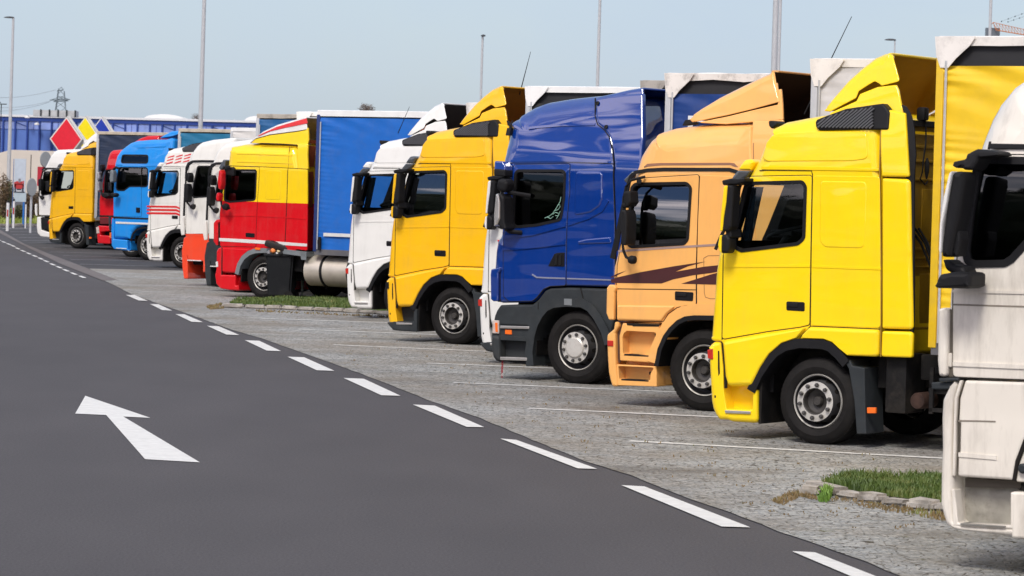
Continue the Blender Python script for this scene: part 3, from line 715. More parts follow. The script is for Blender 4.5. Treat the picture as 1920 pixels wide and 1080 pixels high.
    if stripes:
        for i, (y0, y1) in enumerate(((513, 523), (529, 540), (546, 557))):
            pr = 14 * i
            T.plate('red_stripe', [(1334, y0, 0), (1500, y0 + 4, 0), (1520, y0 + 12, 0), (1520, y1 + 12, 0), (1500, y1 + 4, 0), (1334, y1 - 1, 0)], .0085 + .002, [stripes], r=.001, fil=0)
        for i, y in enumerate((262, 277, 293)):
            for x in (1452, 1500, 1548):
                q = (x - 1452) * -.09
                T.plate('red_flash', [(x - i * 4, y + 9 + q, 0), (x + 36 - i * 4, y - 1 + q, 0), (x + 34 - i * 4, y + 7 + q, 0), (x - 4 - i * 4, y + 15 + q, 0)], .012, [stripes], r=.001, fil=0)
    if deco: deco(T)
    return T

YEL = paint('yellow_paint', (.98, .68, .008), dirt=.06); ORY = paint('orange_yellow_paint', (.92, .50, .008)); ORY2 = paint('deep_orange_yellow_paint', (.86, .46, .012))
WH1 = paint('white_paint', (.78, .77, .73), dirt=.08); WH2 = paint('dirty_white_paint', (.76, .71, .62), dirt=.42); WH3 = paint('cream_white_paint', (.78, .76, .70), dirt=.15)
TAN = paint('tan_orange_paint', (.90, .46, .135), dirt=.10); MAR = mat('maroon_film', (.060, .012, .012), .4, coat=.4)
BLU = paint('deep_blue_paint', (.0002, .032, .225), rough=.4, coat=.9, dirt=.03, warp=.028); LBL = paint('sky_blue_paint', (.015, .26, .72)); REDP = paint('red_paint', (.64, .006, .012)); REDO = paint('orange_red_paint', (.85, .07, .025))
DYL = paint('warm_yellow_paint', (.92, .62, .01)); DRD = paint('crimson_paint', (.62, .006, .014))
STR = mat('red_film', (.66, .02, .02), .35, coat=.4)

# ------------------------------------------------------------------ tan tractor
def tan_cab():
    T = Truck(1313, 772.5, 'tractor_truck', 'tan orange tractor unit with maroon swooshes on its door and a big roof deflector', tum=((2.75, 0), (3.1, .05), (3.4, .14), (4.1, .3)))
    pc = TAN
    out = [(1157, 602, .02), (1152, 560, .06), (1146, 520, .10), (1146, 500, .12), (1149, 484, .14), (1158, 440, .16), (1168, 390, .16), (1180, 335, .16), (1185, 315, .2), (1190, 292, .25), (1197, 277, .28), (1210, 260, .3), (1225, 247, .3), (1250, 239, .3),
           (1295, 233.5, .3), (1345, 230, .28), (1390, 231, .25), (1412, 234, .2), (1414, 330, .03), (1420, 500, .03), (1420, 620, .02), (1350, 618, .01), (1335, 600, .01), (1297, 600, .01), (1278, 605, .01), (1262, 615, .01), (1250, 630, .01), (1243, 606, .01)]
    win = [(1185, 352), (1192, 345), (1288, 343.5), (1296, 352), (1290, 449), (1283, 457), (1184, 463), (1178, 457), (1180, 420)]
    cav = [(1166, 475), (1172, 430), (1182, 338), (1400, 338), (1405, 520), (1166, 520)]
    T.body('cab', out, [pc], win=win, cavity=cav)
    door = [(1157.5, 601), (1156.5, 540), (1158, 498), (1163, 470), (1175, 385), (1184, 338), (1190, 335), (1311, 327.8), (1308, 410), (1305, 498), (1305, 571.5), (1287, 572, .0), (1270, 576), (1253, 588), (1243, 603)]
    dr = T.door(door, [win], [pc]); T.window(win, dr, glass=GLSR, curv=1.3)
    h = T.plate('door_handle', [(1266, 546), (1301, 548), (1300, 565), (1266, 563)], .012, [BLKG], parent=dr, r=.006, fil=.02)
    T.plate('handle_grip', [(1270, 549), (1288, 550), (1288, 556), (1270, 555)], .024, [BLK], parent=h, r=.006, fil=.01)
    T.plate('door_sill_panel', [(1158, 572), (1270, 573.5), (1252, 588), (1241, 602.5), (1158, 600)], .030, [pc], r=.022, fil=.02, depth=.05, parent=dr)
    T.strip('door_crease', [(1158, 541.5), (1305, 543.5)], .010, [SEAM], outw=.008, parent=dr)
    T.strip('rear_panel_gap', [(1311.5, 330), (1308, 410), (1306, 498), (1306, 592)], .014, [SEAM], outw=.002)
    T.plate('side_panel', [(1313, 328.5), (1408, 332), (1415, 500), (1415, 570), (1307, 571), (1307, 498), (1309, 410)], .005, [pc], r=.006)
    # roof gutter and windscreen rubber
    T.strip('roof_gutter', [(1155, 470), (1168, 400), (1177, 350), (1183, 331), (1192, 323), (1215, 319), (1245, 317.5), (1368, 318), (1378, 321), (1400, 330)], .042, [BLK], outw=.010)
    T.strip('windscreen_rubber', [(1148, 485), (1158, 440), (1168, 392), (1178, 350)], .06, [BLK], outw=.006)
    T.plate('roof_stripe', [(1207, 313, 0), (1214, 307, 0), (1240, 305.5, 0), (1368, 305, 0), (1377, 306, 0), (1384, 313, 0), (1378, 313, 0), (1370, 309.5, 0), (1240, 310, 0)], .004, [mat('bronze_film', (.26, .12, .06), .4, coat=.4)], r=.001, fil=0)
    T.strip('roof_cap_gap', [(1413, 268), (1413, 300), (1411, 320)], .012, [mat('tan_shadow_gap', (.35, .17, .06), .5)], outw=.004)
    # film graphics
    for i, q in enumerate(([(1146, 519), (1157, 513.5), (1175, 507.5), (1157, 516.5), (1147, 521.5)],
              [(1146.5, 524), (1158, 520), (1203, 510), (1265, 499), (1323, 490.5), (1290, 499.5), (1267, 509.5), (1320, 500), (1360, 496), (1360, 507), (1335, 511.5), (1300, 516), (1262, 524), (1241, 531.5), (1146.5, 530.5)],
              [(1278, 532), (1335, 514), (1360, 508), (1360, 534)])):
        T.plate('maroon_swoosh', [(x, y, 0) for x, y in q], .0085, [MAR], r=.0008, fil=0, depth=.004)
    T.strip('waist_stripe', [(1160, 471), (1240, 465.5), (1304, 461.5), (1345, 459), (1415, 457)], .026, [mat('bronze_grey_film', (.36, .25, .22), .3, coat=.5)], outw=.010, th=.012)
    T.strip('locker_flap_gap', [(1320, 484), (1328, 479.5), (1345, 479), (1400, 480), (1400, 560), (1332, 560), (1323, 557), (1321, 548)], .008, [mat('tan_shadow_gap', (.35, .17, .06), .5)], outw=.007, closed=True)
    # spoiler + collar
    back = T.L(1449, 150, .12)[0]
    P1 = [(1292, 225, .05), (1296, 214, .1), (1310, 202, .2), (1340, 182, .25), (1382, 160, .28), (1420, 142, .28), (1444, 131, .28), (1450, 130.5, .2), (1456, 155, .02), (1462, 191, .01), (1410, 205, .01), (1365, 216, .01), (1307, 228, .01), (1297, 229, .02)]
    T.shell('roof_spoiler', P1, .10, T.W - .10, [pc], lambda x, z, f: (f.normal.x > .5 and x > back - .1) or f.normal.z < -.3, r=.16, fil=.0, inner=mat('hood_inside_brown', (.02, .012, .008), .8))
    for w0, w1 in ((.11, .15), (T.W - .15, T.W - .11)):
        T.prism('spoiler_side', [(1305, 230), (1365, 218), (1410, 207), (1458, 196), (1459, 168), (1464.5, 167), (1467, 195), (1468, 225), (1412, 229), (1360, 233)], w0, w1, [pc], r=.01, fil=.01, wp=.11)
    T.prism('roof_marker_lamp', [(1284, 225), (1292, 224), (1303, 229), (1301, 233), (1278, 236)], .5, .62, [BLK], r=.01, fil=.01, wp=.5)
    T.prism('side_collar', [(1411, 227), (1468, 225), (1475, 400), (1478, 600), (1421, 598), (1415, 400)], .0, .05, [pc], r=.015, fil=.02)
    T.prism('side_collar', [(1411, 227), (1468, 225), (1478, 600), (1421, 598)], T.W - .05, T.W, [pc], r=.01, fil=.02, wp=0)
    # front corner deflector, bumper, step unit
    T.prism('corner_deflector', [(1137, 540), (1142, 533.5), (1152, 534), (1155, 540), (1151.5, 548), (1150.5, 600), (1141, 600), (1136, 587), (1136.5, 560)], -.05, .06, [pc], r=.02, fil=.02)
    T.strip('corner_gap', [(1153.5, 540), (1153, 600)], .03, [SEAM], outw=.002)
    T.prism('bumper', [(1152, 603), (1159, 603.5), (1159.5, 612), (1153, 624), (1153.5, 670), (1156, 703), (1157.5, 725), (1147, 725), (1143, 712), (1140, 697), (1138, 667), (1137, 633), (1138, 627), (1150, 617)], -.03, T.W + .03, [pc], r=.03, fil=.015)
    T.strip('bumper_gap', [(1161, 604), (1156.5, 640), (1157, 680)], .05, [mat('brown_recess', (.08, .035, .02), .7)], outw=-.03)
    T.prism('step_unit', [(1163, 606), (1174, 604), (1174, 611), (1240, 614), (1237, 640), (1228, 665), (1222, 681), (1232, 685), (1232, 725), (1157, 722), (1156, 690), (1163, 678), (1161, 630)], .14, T.W - .14, [pc], r=.02, fil=.01, wp=0)
    for nm, q in (('upper', [(1168, 606), (1238, 607), (1236, 622), (1231, 640), (1222, 680), (1163, 676), (1162, 630)]),):
        Q = T.P(q, 0, .02); inner = T.P([(1171, 624), (1176, 620), (1232, 623), (1228, 640), (1222, 666), (1169, 664), (1168, 632)], 0, .03)
        ob = mk('step_frame', T.raw(Q, -.012, .2, .012, rn=2, both=False), [pc], T.root, smooth=False); T.cut(ob, [T.tmp(inner, -.3, .15, pc)])
    Q = T.P([(1157, 683), (1232, 687), (1232, 725), (1158, 722.5)], 0, .01); inner = T.P([(1160, 686), (1228, 689), (1221, 700), (1220, 713), (1162, 711)], 0, .02)
    ob = mk('step_frame', T.raw(Q, -.012, .2, .012, rn=2, both=False), [pc], T.root, smooth=False); T.cut(ob, [T.tmp(inner, -.3, .15, pc)])
    T.plate('service_flap', [(1198, 690), (1219, 691), (1219, 706.5), (1198, 705)], -.144, [pc], r=.006, fil=.015)
    T.strip('service_flap_gap', [(1198, 690), (1219, 691), (1219, 706.5), (1198, 705)], .007, [SEAM], outw=-.142, closed=True, th=.01)
    T.plate('tow_hole', [(1206.5, 697.5), (1210.5, 697.5), (1210.5, 703.5), (1206.5, 703.5)], -.130, [SEAM], r=.001, fil=.02)
    T.plate('step_tread', [(1172, 663.5), (1221, 666.5), (1221, 669), (1171, 666.5)], .016, [BLK], r=.003, fil=0, depth=.16); T.plate('step_tread', [(1166, 710.5), (1217, 713), (1217, 715.5), (1166, 713)], .016, [BLK], r=.003, fil=0, depth=.16)
    T.plate('step_slot', [(1176, 606), (1239, 607.5), (1236, 612.5), (1188, 612), (1187, 610.5), (1177, 610)], .015, [SEAM], r=.001, fil=.005)
    T.plate('marker_light', [(1142, 638), (1152.5, 638.5), (1152.5, 649.5), (1142, 648.5)], .042, [RED], r=.006, fil=.008)
    # arch
    A = [(1226, 680), (1232, 655), (1242, 632), (1252, 614), (1266, 597), (1283, 586), (1305, 582), (1345, 583), (1372, 600), (1388, 625), (1392, 650)]
    T.strip('fender', A, .155, [pc], outw=.022, th=.25)
    A2 = [(1234, 686), (1240, 655), (1250, 632), (1260, 618), (1274, 604.5), (1288, 597.5), (1305, 595.5), (1340, 596), (1362, 610), (1376, 634), (1380, 650)]
    T.strip('wheel_arch', A2, .055, [BLK], outw=.045, th=.3); T.strip('wheel_arch_liner', A2, .05, [DRK], outw=-.24, th=2.0)
    # mirrors
    bm = bmesh.new(); q = [T.L(x, y, -.2) for x, y in ((1195, 331), (1183, 338), (1174, 350), (1169, 372), (1168, 420), (1167, 455), (1169, 470), (1174, 482), (1183, 487))]
    tube(bm, [(x, -.03 if i == 0 else -.2, z) for i, (x, z) in enumerate(q)], .017, 8)
    x, z = T.L(1184, 487, -.2); lathe(bm, [(.01, -.03), (.04, -.028), (.052, .0), (.045, .05), (.01, .07)], 16, axis='x', c=(x, -.2, z))
    for (a, b_, c_) in ((1168, 385, 1178), (1167, 427, 1178)): x, z = T.L(a, b_, -.2); x2, _ = T.L(c_, b_, -.2); tube(bm, [(x, -.2, z), (x2, -.2, z)], .03, 8)
    tube(bm, [(T.L(1190, 340, -.1)[0], -.0, T.L(1190, 340, -.1)[1]), (T.L(1199, 340, -.2)[0], -.2, T.L(1199, 340, -.2)[1])], .03, 8)
    T.fin('mirror_arm', bm, [BLK], wn=False)
    T.prism('wide_mirror', [(1176, 362), (1180, 358), (1190, 358), (1191, 380), (1184, 389), (1177, 383)], -.30, -.10, [BLK], r=.03, fil=.04, wp=-.2)
    T.prism('mirror', [(1175, 394), (1184, 393), (1187, 407), (1186, 445), (1184, 460), (1178, 460), (1174, 430)], -.34, -.10, [BLK], r=.03, fil=.04, wp=-.2)
    T.prism('sun_visor', [(1168, 338), (1186, 320), (1190, 326), (1176, 345)], .15, T.W - .15, [mat('smoked_plastic', (.06, .065, .07), .25)], r=.02, fil=.02)
    xw = T.wheels(1313, .965, cx=.005); T.chassis(T.L(1165, 700)[0], T.L(1414, 500)[0], 1.02, 0, .5)
    T.seats(T.L(1172, 470)[0] + .1, T.L(1305, 470)[0] + .2, 1.5, 2.6, T.L(1205, 440)[0], 2.12)
    bm = bmesh.new(); box(bm, T.L(1222, 700)[0], T.L(1222, 700)[0] + .03, .05, T.W - .05, .35, 1.0); mk('arch_liner', bm, DRK, T.root)
    return T

# ------------------------------------------------------------------ deep blue tractor
def blue_cab():
    T = Truck(1076, 721, 'tractor_truck', 'glossy deep blue high roof tractor unit with dark grey steps and a silver wheel hub', tum=((2.75, 0), (3.05, .05), (3.35, .15), (4.1, .42)))
    pc = BLU
    out = [(921, 563, .06), (922, 520, .12), (924, 470, .16), (926, 452, .16), (933, 441, .16), (934, 400, .18), (935, 330, .18), (935.5, 300, .2), (936, 290, .25), (938.5, 270, .3), (944, 249, .34), (951, 229, .36), (966, 212, .38), (988, 199, .38), (1009, 191.5, .38), (1053, 184.5, .36), (1097, 180, .32), (1119, 178.5, .3),
           (1153, 177, .25), (1155, 300, .03), (1156, 420, .03), (1154, 538, .03), (1067, 536, .04), (1030, 537.5, .04), (1020, 543, .04), (1007, 560, .04), (997, 567, .05), (940, 568, .06)]
    win = [(967, 326), (971, 320), (1055, 320), (1060, 325), (1058, 373), (1052, 412), (1007, 422), (962, 426), (964, 373)]
    cav = [(945, 440), (948, 400), (952, 312), (1140, 312), (1140, 470), (945, 470)]
    T.body('cab', out, [pc], win=win, cavity=cav)
    door = [(944.5, 556), (944, 500), (944, 442), (948, 431), (956, 372), (960, 315), (966, 308.5), (1069, 307.5), (1068, 357), (1063, 415), (1062, 457), (1061, 535), (1031, 536.5), (1019, 542), (1006, 558), (998, 564), (955, 565)]
    dr = T.door(door, [win], [pc]); T.window(win, dr, glass=GLSD)
    T.plate('side_panel', [(1071, 307.8), (1151, 309), (1153, 420), (1151, 535), (1063, 534), (1064, 457), (1065, 415), (1070, 357)], .005, [pc], r=.006)
    T.plate('embossed_panel', [(1081, 320), (1126, 321), (1131, 327), (1131, 372), (1125, 387), (1108, 399), (1077, 405), (1078, 370)], .018, [pc], r=.024, fil=.05)
    T.strip('waist_crease', [(945, 445), (1000, 438), (1061, 421)], .05, [pc], outw=.022); T.strip('waist_crease', [(1066, 420), (1105, 407), (1128, 394), (1140, 375)], .05, [pc], outw=.018)
    T.strip('body_crease', [(944, 466), (990, 463), (1061, 455)], .05, [pc], outw=.022); T.plate('embossed_panel', [(1084, 452), (1100, 448), (1145, 444), (1148, 456), (1085, 458)], .02, [pc], r=.018, fil=.02)
    T.strip('silver_trim', [(998.5, 514.5), (1007, 520), (1030, 521), (1060.5, 522)], .020, [mat('blue_silver_trim', (.35, .38, .52), .25, metal=.5)], outw=.014); T.strip('silver_trim', [(1064, 522.2), (1100, 523.3), (1146, 525)], .018, [MATS['blue_silver_trim']], outw=.014)
    h = T.plate('door_handle', [(1040, 476), (1046, 474), (1059.5, 473.5), (1059, 500), (1028, 499.5)], .014, [BLKG], parent=dr, r=.006, fil=.01)
    for xx in (1043, 1051): T.plate('handle_grip', [(xx, 477), (xx + 4, 477), (xx + 3, 497), (xx - 2, 497)], .026, [BLK], parent=h, r=.005, fil=.01)
    T.strip('roof_crease', [(992, 240), (1010, 238), (1053, 234.5), (1116, 233)], .03, [pc], outw=.012)
    T.strip('roof_crease', [(958, 301.5), (1040, 300), (1140, 303)], .03, [pc], outw=.008); T.strip('panel_gap', [(952, 306), (1060, 305), (1151, 307)], .008, [SEAM], outw=.002)
    # rear fairing that sweeps up into the roof spoiler
    T.prism('side_collar', [(1116.6, 184), (1141, 180), (1173, 177), (1205, 175), (1206, 256), (1206, 400), (1205, 560), (1155, 558), (1154, 420), (1151.8, 306), (1149, 282), (1143, 256), (1134, 243), (1121, 232.5), (1116.8, 217)], -.012, .10, [pc], r=.03, fil=.02)
    T.strip('collar_gap', [(1116, 184), (1116, 217), (1120.5, 233), (1133.5, 243.5), (1142.5, 256.5), (1148.5, 282), (1151.2, 306), (1153.5, 420), (1154, 540)], .012, [SEAM], outw=.006)
    T.prism('side_collar', [(1116.6, 184), (1205, 175), (1206, 400), (1205, 560), (1155, 558), (1151.8, 306), (1134, 243)], T.W - .06, T.W + .01, [pc], r=.02, fil=.02, wp=0)
    back = T.L(1205, 170, .3)[0]
    T.shell('roof_spoiler', [(1118, 190), (1120, 181, .1), (1141, 176, .15), (1173, 168, .18), (1200, 163.5, .18), (1206, 164, .05), (1207, 182, .02), (1180, 190, .01), (1150, 192, .01)], .05, T.W - .05, [pc], lambda x, z, f: (f.normal.x > .5) or f.normal.z < -.3, r=.12)
    for x, y in ((1122, 193.5), (1138, 238)): xx, z = T.L(x, y); bm = bmesh.new(); lathe(bm, [(.028, -.02), (.026, -.035), (.014, -.037), (.012, -.03), (.001, -.03)], 14, c=(xx, 0, z)); T.fin('fairing_bolt', bm, [BLK], wn=False)
    bm = bmesh.new(); x, z = T.L(956, 243); box(bm, x - .03, x + .03, -.03, .05, z - .08, z + .02); tube(bm, [(x, -.02, z), (x + .03, -.03, z + .12)], .01, 6); T.fin('antenna_mount', bm, [BLK], wn=False)
    # front corner
    T.prism('corner_deflector', [(920, 505), (937, 501), (938, 506), (934, 512), (933.5, 565), (924, 565), (919.5, 561), (919, 515)], -.045, .05, [pc], r=.02, fil=.015)
    T.strip('corner_gap', [(936, 510), (936, 566)], .045, [SEAM], outw=.004)
    # dark grey lower body: fender field, arch lip, steps
    T.prism('lower_cab', [(926, 592), (930, 582), (937, 572), (960, 571), (997, 571), (1008, 562), (1021, 545), (1031, 540), (1067, 539), (1154, 542), (1150, 600), (1140, 640), (1130, 628), (1117, 604), (1107, 592), (1092, 578), (1075, 572), (1047, 572), (1030, 578), (1017, 593), (1007, 615), (1002, 635), (999, 660), (1000, 684), (992, 682), (988, 660), (988, 612), (939, 610), (936, 680), (928, 676), (923, 669), (920, 653), (920, 627)], .01, T.W - .01, [GRY], r=.03, fil=.01, wp=0)
    T.strip('fender_gap', [(1087.5, 539), (1090, 548), (1093, 560)], .012, [SEAM], outw=-.005); T.strip('fender_gap', [(1008.5, 566), (1008.3, 582)], .008, [SEAM], outw=-.005)
    A = [(995.5, 686), (993, 660), (997, 630), (1003, 608), (1013, 589), (1024, 576), (1038, 569), (1060, 566.5), (1092, 568), (1107, 576), (1121, 594), (1135, 620), (1142, 645)]
    T.strip('wheel_arch', A, .115, [GRY], outw=.025, th=.3)
    T.plate('arch_block', [(1060, 560), (1074.5, 560.5), (1074.5, 573), (1060, 572)], .035, [GRYL], r=.004, fil=.005)
    T.prism('bumper', [(920, 628), (936, 629), (937.5, 676), (928, 675.5), (923, 669), (920, 654)], -.03, T.W + .03, [GRY], r=.05, fil=.02)
    T.plate('head_light', [(924, 600), (936, 601), (936, 626), (923.5, 625)], .012, [CLR], r=.01, fil=.01); T.plate('turn_signal', [(929, 605), (934, 605), (934.5, 623), (930, 622)], .016, [ORG], r=.003, fil=.01)
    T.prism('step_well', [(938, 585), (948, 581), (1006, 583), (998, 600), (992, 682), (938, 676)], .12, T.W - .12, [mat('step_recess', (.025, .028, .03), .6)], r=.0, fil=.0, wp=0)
    T.plate('step_shelf', [(939, 609.5), (994, 611.5), (992, 640), (939, 637)], .0, [GRY], r=.006, fil=.01, depth=.14)
    for y0, y1, xb in ((610.5, 615.5, 994), (669, 675, 990)): T.plate('step_tread', [(939.5, y0), (xb, y0 + 1.6), (xb, y1 + 1.4), (939.5, y1)], .03, [CHR], r=.006, fil=.01, depth=.16)
    T.plate('side_marker', [(947.5, 618), (960, 618.7), (960, 627.3), (947.5, 626.4)], .01, [ORG], r=.004, fil=.005); T.plate('step_ledge', [(939, 629), (989, 632), (989, 640), (939, 637.5)], .012, [GRY], r=.004, fil=.004, depth=.1)
    x, z = T.L(968.5, 596, .1); bm = bmesh.new(); lathe(bm, [(.045, .10), (.045, .08), (.035, .075), (.034, .09), (.012, .09), (.012, .07), (.001, .07)], 18, c=(x, 0, z)); T.fin('filler_cap', bm, [mat('cap_grey', (.10, .11, .11), .4)], wn=False)
    T.plate('lower_sill', [(938, 675.5), (992, 678), (996, 687), (985, 684), (960, 680)], -.02, [BLK], r=.004, fil=.004, depth=.3)
    # mirrors
    v = T.prism('mirror_housing', [(934.5, 302), (950, 303), (955.5, 312), (955, 331), (934, 329)], -.20, -.02, [pc], r=.02, fil=.01, wp=-.1)
    T.prism('mirror_glass_box', [(934, 316), (955.6, 318), (955.2, 332), (934, 330)], -.21, -.01, [BLK], r=.02, fil=.01, wp=-.1, parent=v)
    T.prism('wide_mirror', [(941, 338), (946, 335), (957, 336), (960, 345), (956, 360), (944, 361), (939, 352)], -.30, -.08, [BLK], r=.05, fil=.05, wp=-.18)
    mm = T.prism('mirror', [(943, 364), (950, 363), (955, 372), (956, 415), (960, 430), (950, 430), (941, 418), (940, 390)], -.32, -.08, [BLK], r=.03, fil=.02, wp=-.18)
    T.prism('mirror_shell', [(941, 364), (946, 363), (949, 380), (949, 410), (944, 422), (938, 425), (938, 400)], -.34, -.2, [CHR], r=.03, fil=.02, wp=-.18, parent=mm)
    bm = bmesh.new()
    for P_ in (((953, 361), (968, 363), (984, 367)), ((948, 428), (955, 434), (968, 436)), ((946, 331), (947, 338))):
        tube(bm, [(*[T.L(x, y, -.15)[0]], -.15 if i < len(P_) - 1 else -.02, T.L(x, y, -.15)[1]) for i, (x, y) in enumerate(P_)], .03, 8)
    T.fin('mirror_arm', bm, [BLK], wn=False)
    # flag sticker, window decal, hanging chain
    T.plate('flag_sticker', [(932.5, 445, 0), (941, 446, 0), (937, 450, 0)], .006, [WHT], r=.0005, fil=0, depth=.006); T.plate('flag_sticker', [(933, 449.5, 0), (937, 450, 0), (934, 454, 0)], .006, [STR], r=.0005, fil=0, depth=.006)
    dm = mat('pale_green_decal', (.28, .50, .40), .5); bm = bmesh.new()
    for P_ in (((1021, 409), (1030, 405), (1036, 400), (1041, 393), (1046, 385), (1050, 378), (1051.5, 369)), ((1036, 402), (1041, 398), (1047, 400), (1046, 405), (1041, 404)), ((1040, 395), (1046, 393), (1050, 388), (1049, 383), (1045, 385)), ((1026, 407), (1032, 410), (1037, 406)), ((1043, 410), (1047, 404), (1050, 396))):
        tube(bm, [(T.L(x, y)[0], .004, T.L(x, y)[1]) for x, y in P_], .0045, 5)
    T.fin('window_decal', bm, [dm], wn=False)
    bm = bmesh.new(); x, z = T.L(942, 677, .03)
    for k in range(9):
        c = Vector((x + .002 * math.sin(k), .03, z - .012 - k * .024)); a = Vector((1, 0, 0)) if k % 2 else Vector((0, 1, 0))
        tube(bm, [c + a * .012 * math.cos(t * math.pi / 4) + Vector((0, 0, 1)) * .018 * math.sin(t * math.pi / 4) for t in range(9)], .0045, 5, mi=k % 2 if k > 5 else 0, cap=False)
    T.fin('hanging_chain', bm, [mat('red_chain', (.42, .01, .03), .5), WHT], wn=False)
    T.wheels(1076, .965, kind='cap', cx=.005); T.chassis(T.L(940, 650)[0] + .1, T.L(1154, 500)[0], 1.05, 0, .5)
    T.seats(T.L(950, 420)[0] + .05, T.L(1062, 420)[0] + .2, 1.5, 2.6, T.L(985, 412)[0], 2.1)
    bm = bmesh.new(); box(bm, T.L(998, 680)[0], T.L(998, 680)[0] + .03, .05, T.W - .05, .35, 1.05); mk('arch_liner', bm, DRK, T.root)
    return T

# ------------------------------------------------------------------ red and yellow tractor
def red_yellow_cab():
    T = Truck(491, 561, 'tractor_truck', 'red and yellow tractor unit with red and white stripes on its roof deflector', tum=((2.75, 0), (3.1, .05), (3.4, .14), (4.1, .3)))
    sp = T.L(495, 379)[1]
    out = [(413, 463, .03), (411, 440, .08), (411, 400, .10), (413, 383, .14), (418, 345, .16), (422.5, 311, .18), (424, 296, .22), (427, 282, .26), (433, 274, .28), (450, 270, .3), (485, 268, .3), (530, 269, .28), (557, 271, .25), (559, 318, .03), (558, 380, .03), (556, 470, .02), (520, 468, .01), (492, 466, .01), (478, 467, .01), (467.5, 471, .01), (455, 482, .01), (447.5, 496, .01), (442.5, 512, .01), (416.5, 510.5, .02), (416.5, 470, .02)]
    win = [(424, 318.5), (479, 319), (481, 322), (479, 372), (476, 375), (432, 378.5), (421, 376), (422.5, 350)]
    T.body('cab', out, [DYL, REDP], win=win, cavity=[(418, 385), (420, 350), (425, 314), (550, 314), (550, 400), (418, 400)], split=sp)
    def two(fn):
        o = fn(); me = o.data; me.materials.append(REDP); k = len(me.materials) - 1
        bm = bmesh.new(); bm.from_mesh(me); bmesh.ops.bisect_plane(bm, geom=bm.verts[:] + bm.edges[:] + bm.faces[:], plane_co=(0, 0, sp), plane_no=(0, 0, 1))
        for f in bm.faces:
            if f.material_index == 0 and f.calc_center_median().z < sp: f.material_index = k
        sharp(bm, 30); bm.to_mesh(me); bm.free(); return o
    dr = two(lambda: T.door([(413, 461.5), (412.5, 400), (415, 382), (420, 345), (423, 314), (426, 311.5), (487, 313.5), (485, 345), (482.5, 378), (480, 435), (480, 463)], [win], [DYL]))
    T.window(win, dr, glass=GLSD)
    two(lambda: T.plate('side_panel', [(488.5, 313.8), (539, 315.5), (537, 375), (534, 451), (533, 464), (481.5, 463), (482, 435), (484, 378)], .005, [DYL], r=.005))
    two(lambda: T.plate('side_collar', [(541, 316), (577, 318), (577, 381), (576, 470), (535, 464), (536, 451), (539, 375)], .008, [DYL], r=.008))
    T.strip('panel_gap', [(540, 317), (538, 375), (534.8, 452), (534.5, 466)], .016, [SEAM], outw=.003); T.strip('panel_gap', [(423, 310.5), (487, 312.5), (577, 317)], .012, [SEAM], outw=.003)
    T.plate('embossed_panel', [(500, 319.5), (528, 320), (527, 350), (525.5, 375), (497, 374), (498, 345)], .010, [DYL], r=.012, fil=.05)
    for y0, y1 in ((404, 404.8),): T.strip('waist_crease', [(414, y0), (480, y1)], .022, [REDP], outw=.014); T.strip('waist_crease', [(483, 405), (534, 407.5)], .022, [REDP], outw=.014); T.strip('waist_crease', [(537, 408), (574, 410.5)], .022, [REDP], outw=.016)
    for y in (287, 302): T.strip('roof_crease', [(444, y + .5), (480, y + 1.5), (548, y + 4)], .03, [DYL], outw=.010)
    T.strip('roof_gap', [(543, 275), (541, 316)], .008, [mat('yellow_gap', (.45, .27, .01), .5)], outw=.003)
    T.plate('white_band', [(411.5, 446.2, 0), (480, 449.7, 0), (576, 457, 0), (576, 462.2, 0), (480, 456.3, 0), (411.5, 452, 0)], .0125, [WHT], r=.001, fil=0)
    h = T.plate('door_handle', [(461, 436.5), (478, 437.5), (478, 445.5), (461, 444.5)], .012, [BLKG], parent=dr, r=.004, fil=.02)
    # collar and spoiler
    T.prism('side_collar', [(558, 271), (577, 270), (577, 318), (559, 317)], .0, .06, [DYL], r=.015, fil=.01)
    T.prism('side_collar', [(558, 271), (577, 270), (577, 480), (556, 478)], T.W - .06, T.W, [DYL], r=.01, fil=.01, wp=0)
    for w0, w1 in ((.06, .11), (T.W - .11, T.W - .06)):
        T.prism('spoiler_side', [(471, 268), (479, 261), (505, 254), (555, 247.5), (574, 244), (575, 239), (577.5, 240), (578.5, 262), (576, 272), (557, 273), (530, 270.5)], w0, w1, [DYL], r=.01, fil=.01, wp=.06)
    P1 = [(467.5, 269, .03), (472, 263.5, .06), (479, 256, .1), (492.5, 245, .14), (517.5, 233, .16), (542.5, 225.5, .16), (571, 218.5, .16), (574, 220, .05), (576, 242.5, .01), (555, 246, .01), (505, 252.5, .01), (480, 259.5, .01)]
    T.shell('roof_spoiler', P1, .05, T.W - .05, [WHT], lambda x, z, f: (f.normal.x > .5) or f.normal.z < -.3, r=.10)
    T.plate('red_stripe', [(481, 255, 0), (492, 249, 0), (517, 237.8, 0), (543, 230, 0), (572.5, 221.5, 0), (574.5, 231, 0), (556, 235, 0), (530, 240, 0), (505, 246, 0), (485, 254.5, 0)], -.036, [STR], r=.0008, fil=0)
    T.strip('fairing_gap', [(487, 268.5), (530, 270), (557, 272)], .02, [SEAM], outw=.0)
    # lower body
    T.plate('fender_panel', [(417.5, 465), (470, 467.5), (462, 473), (452, 484), (446, 497), (441.5, 511), (417, 509)], .014, [REDP], r=.02, fil=.01, depth=.04)
    T.prism('bumper', [(405.6, 471), (409, 465), (415.6, 463.5), (415, 515), (441.5, 516), (441, 535), (447.5, 535), (447.5, 516), (448, 545), (430, 544), (412.5, 541), (405, 532.5), (402.5, 516), (405, 505)], -.012, T.W + .012, [REDP], r=.03, fil=.01)
    T.prism('step_well', [(412, 511), (447, 512), (447, 540), (412, 538)], .2, T.W - .2, [REDP], r=0, fil=0, wp=0)
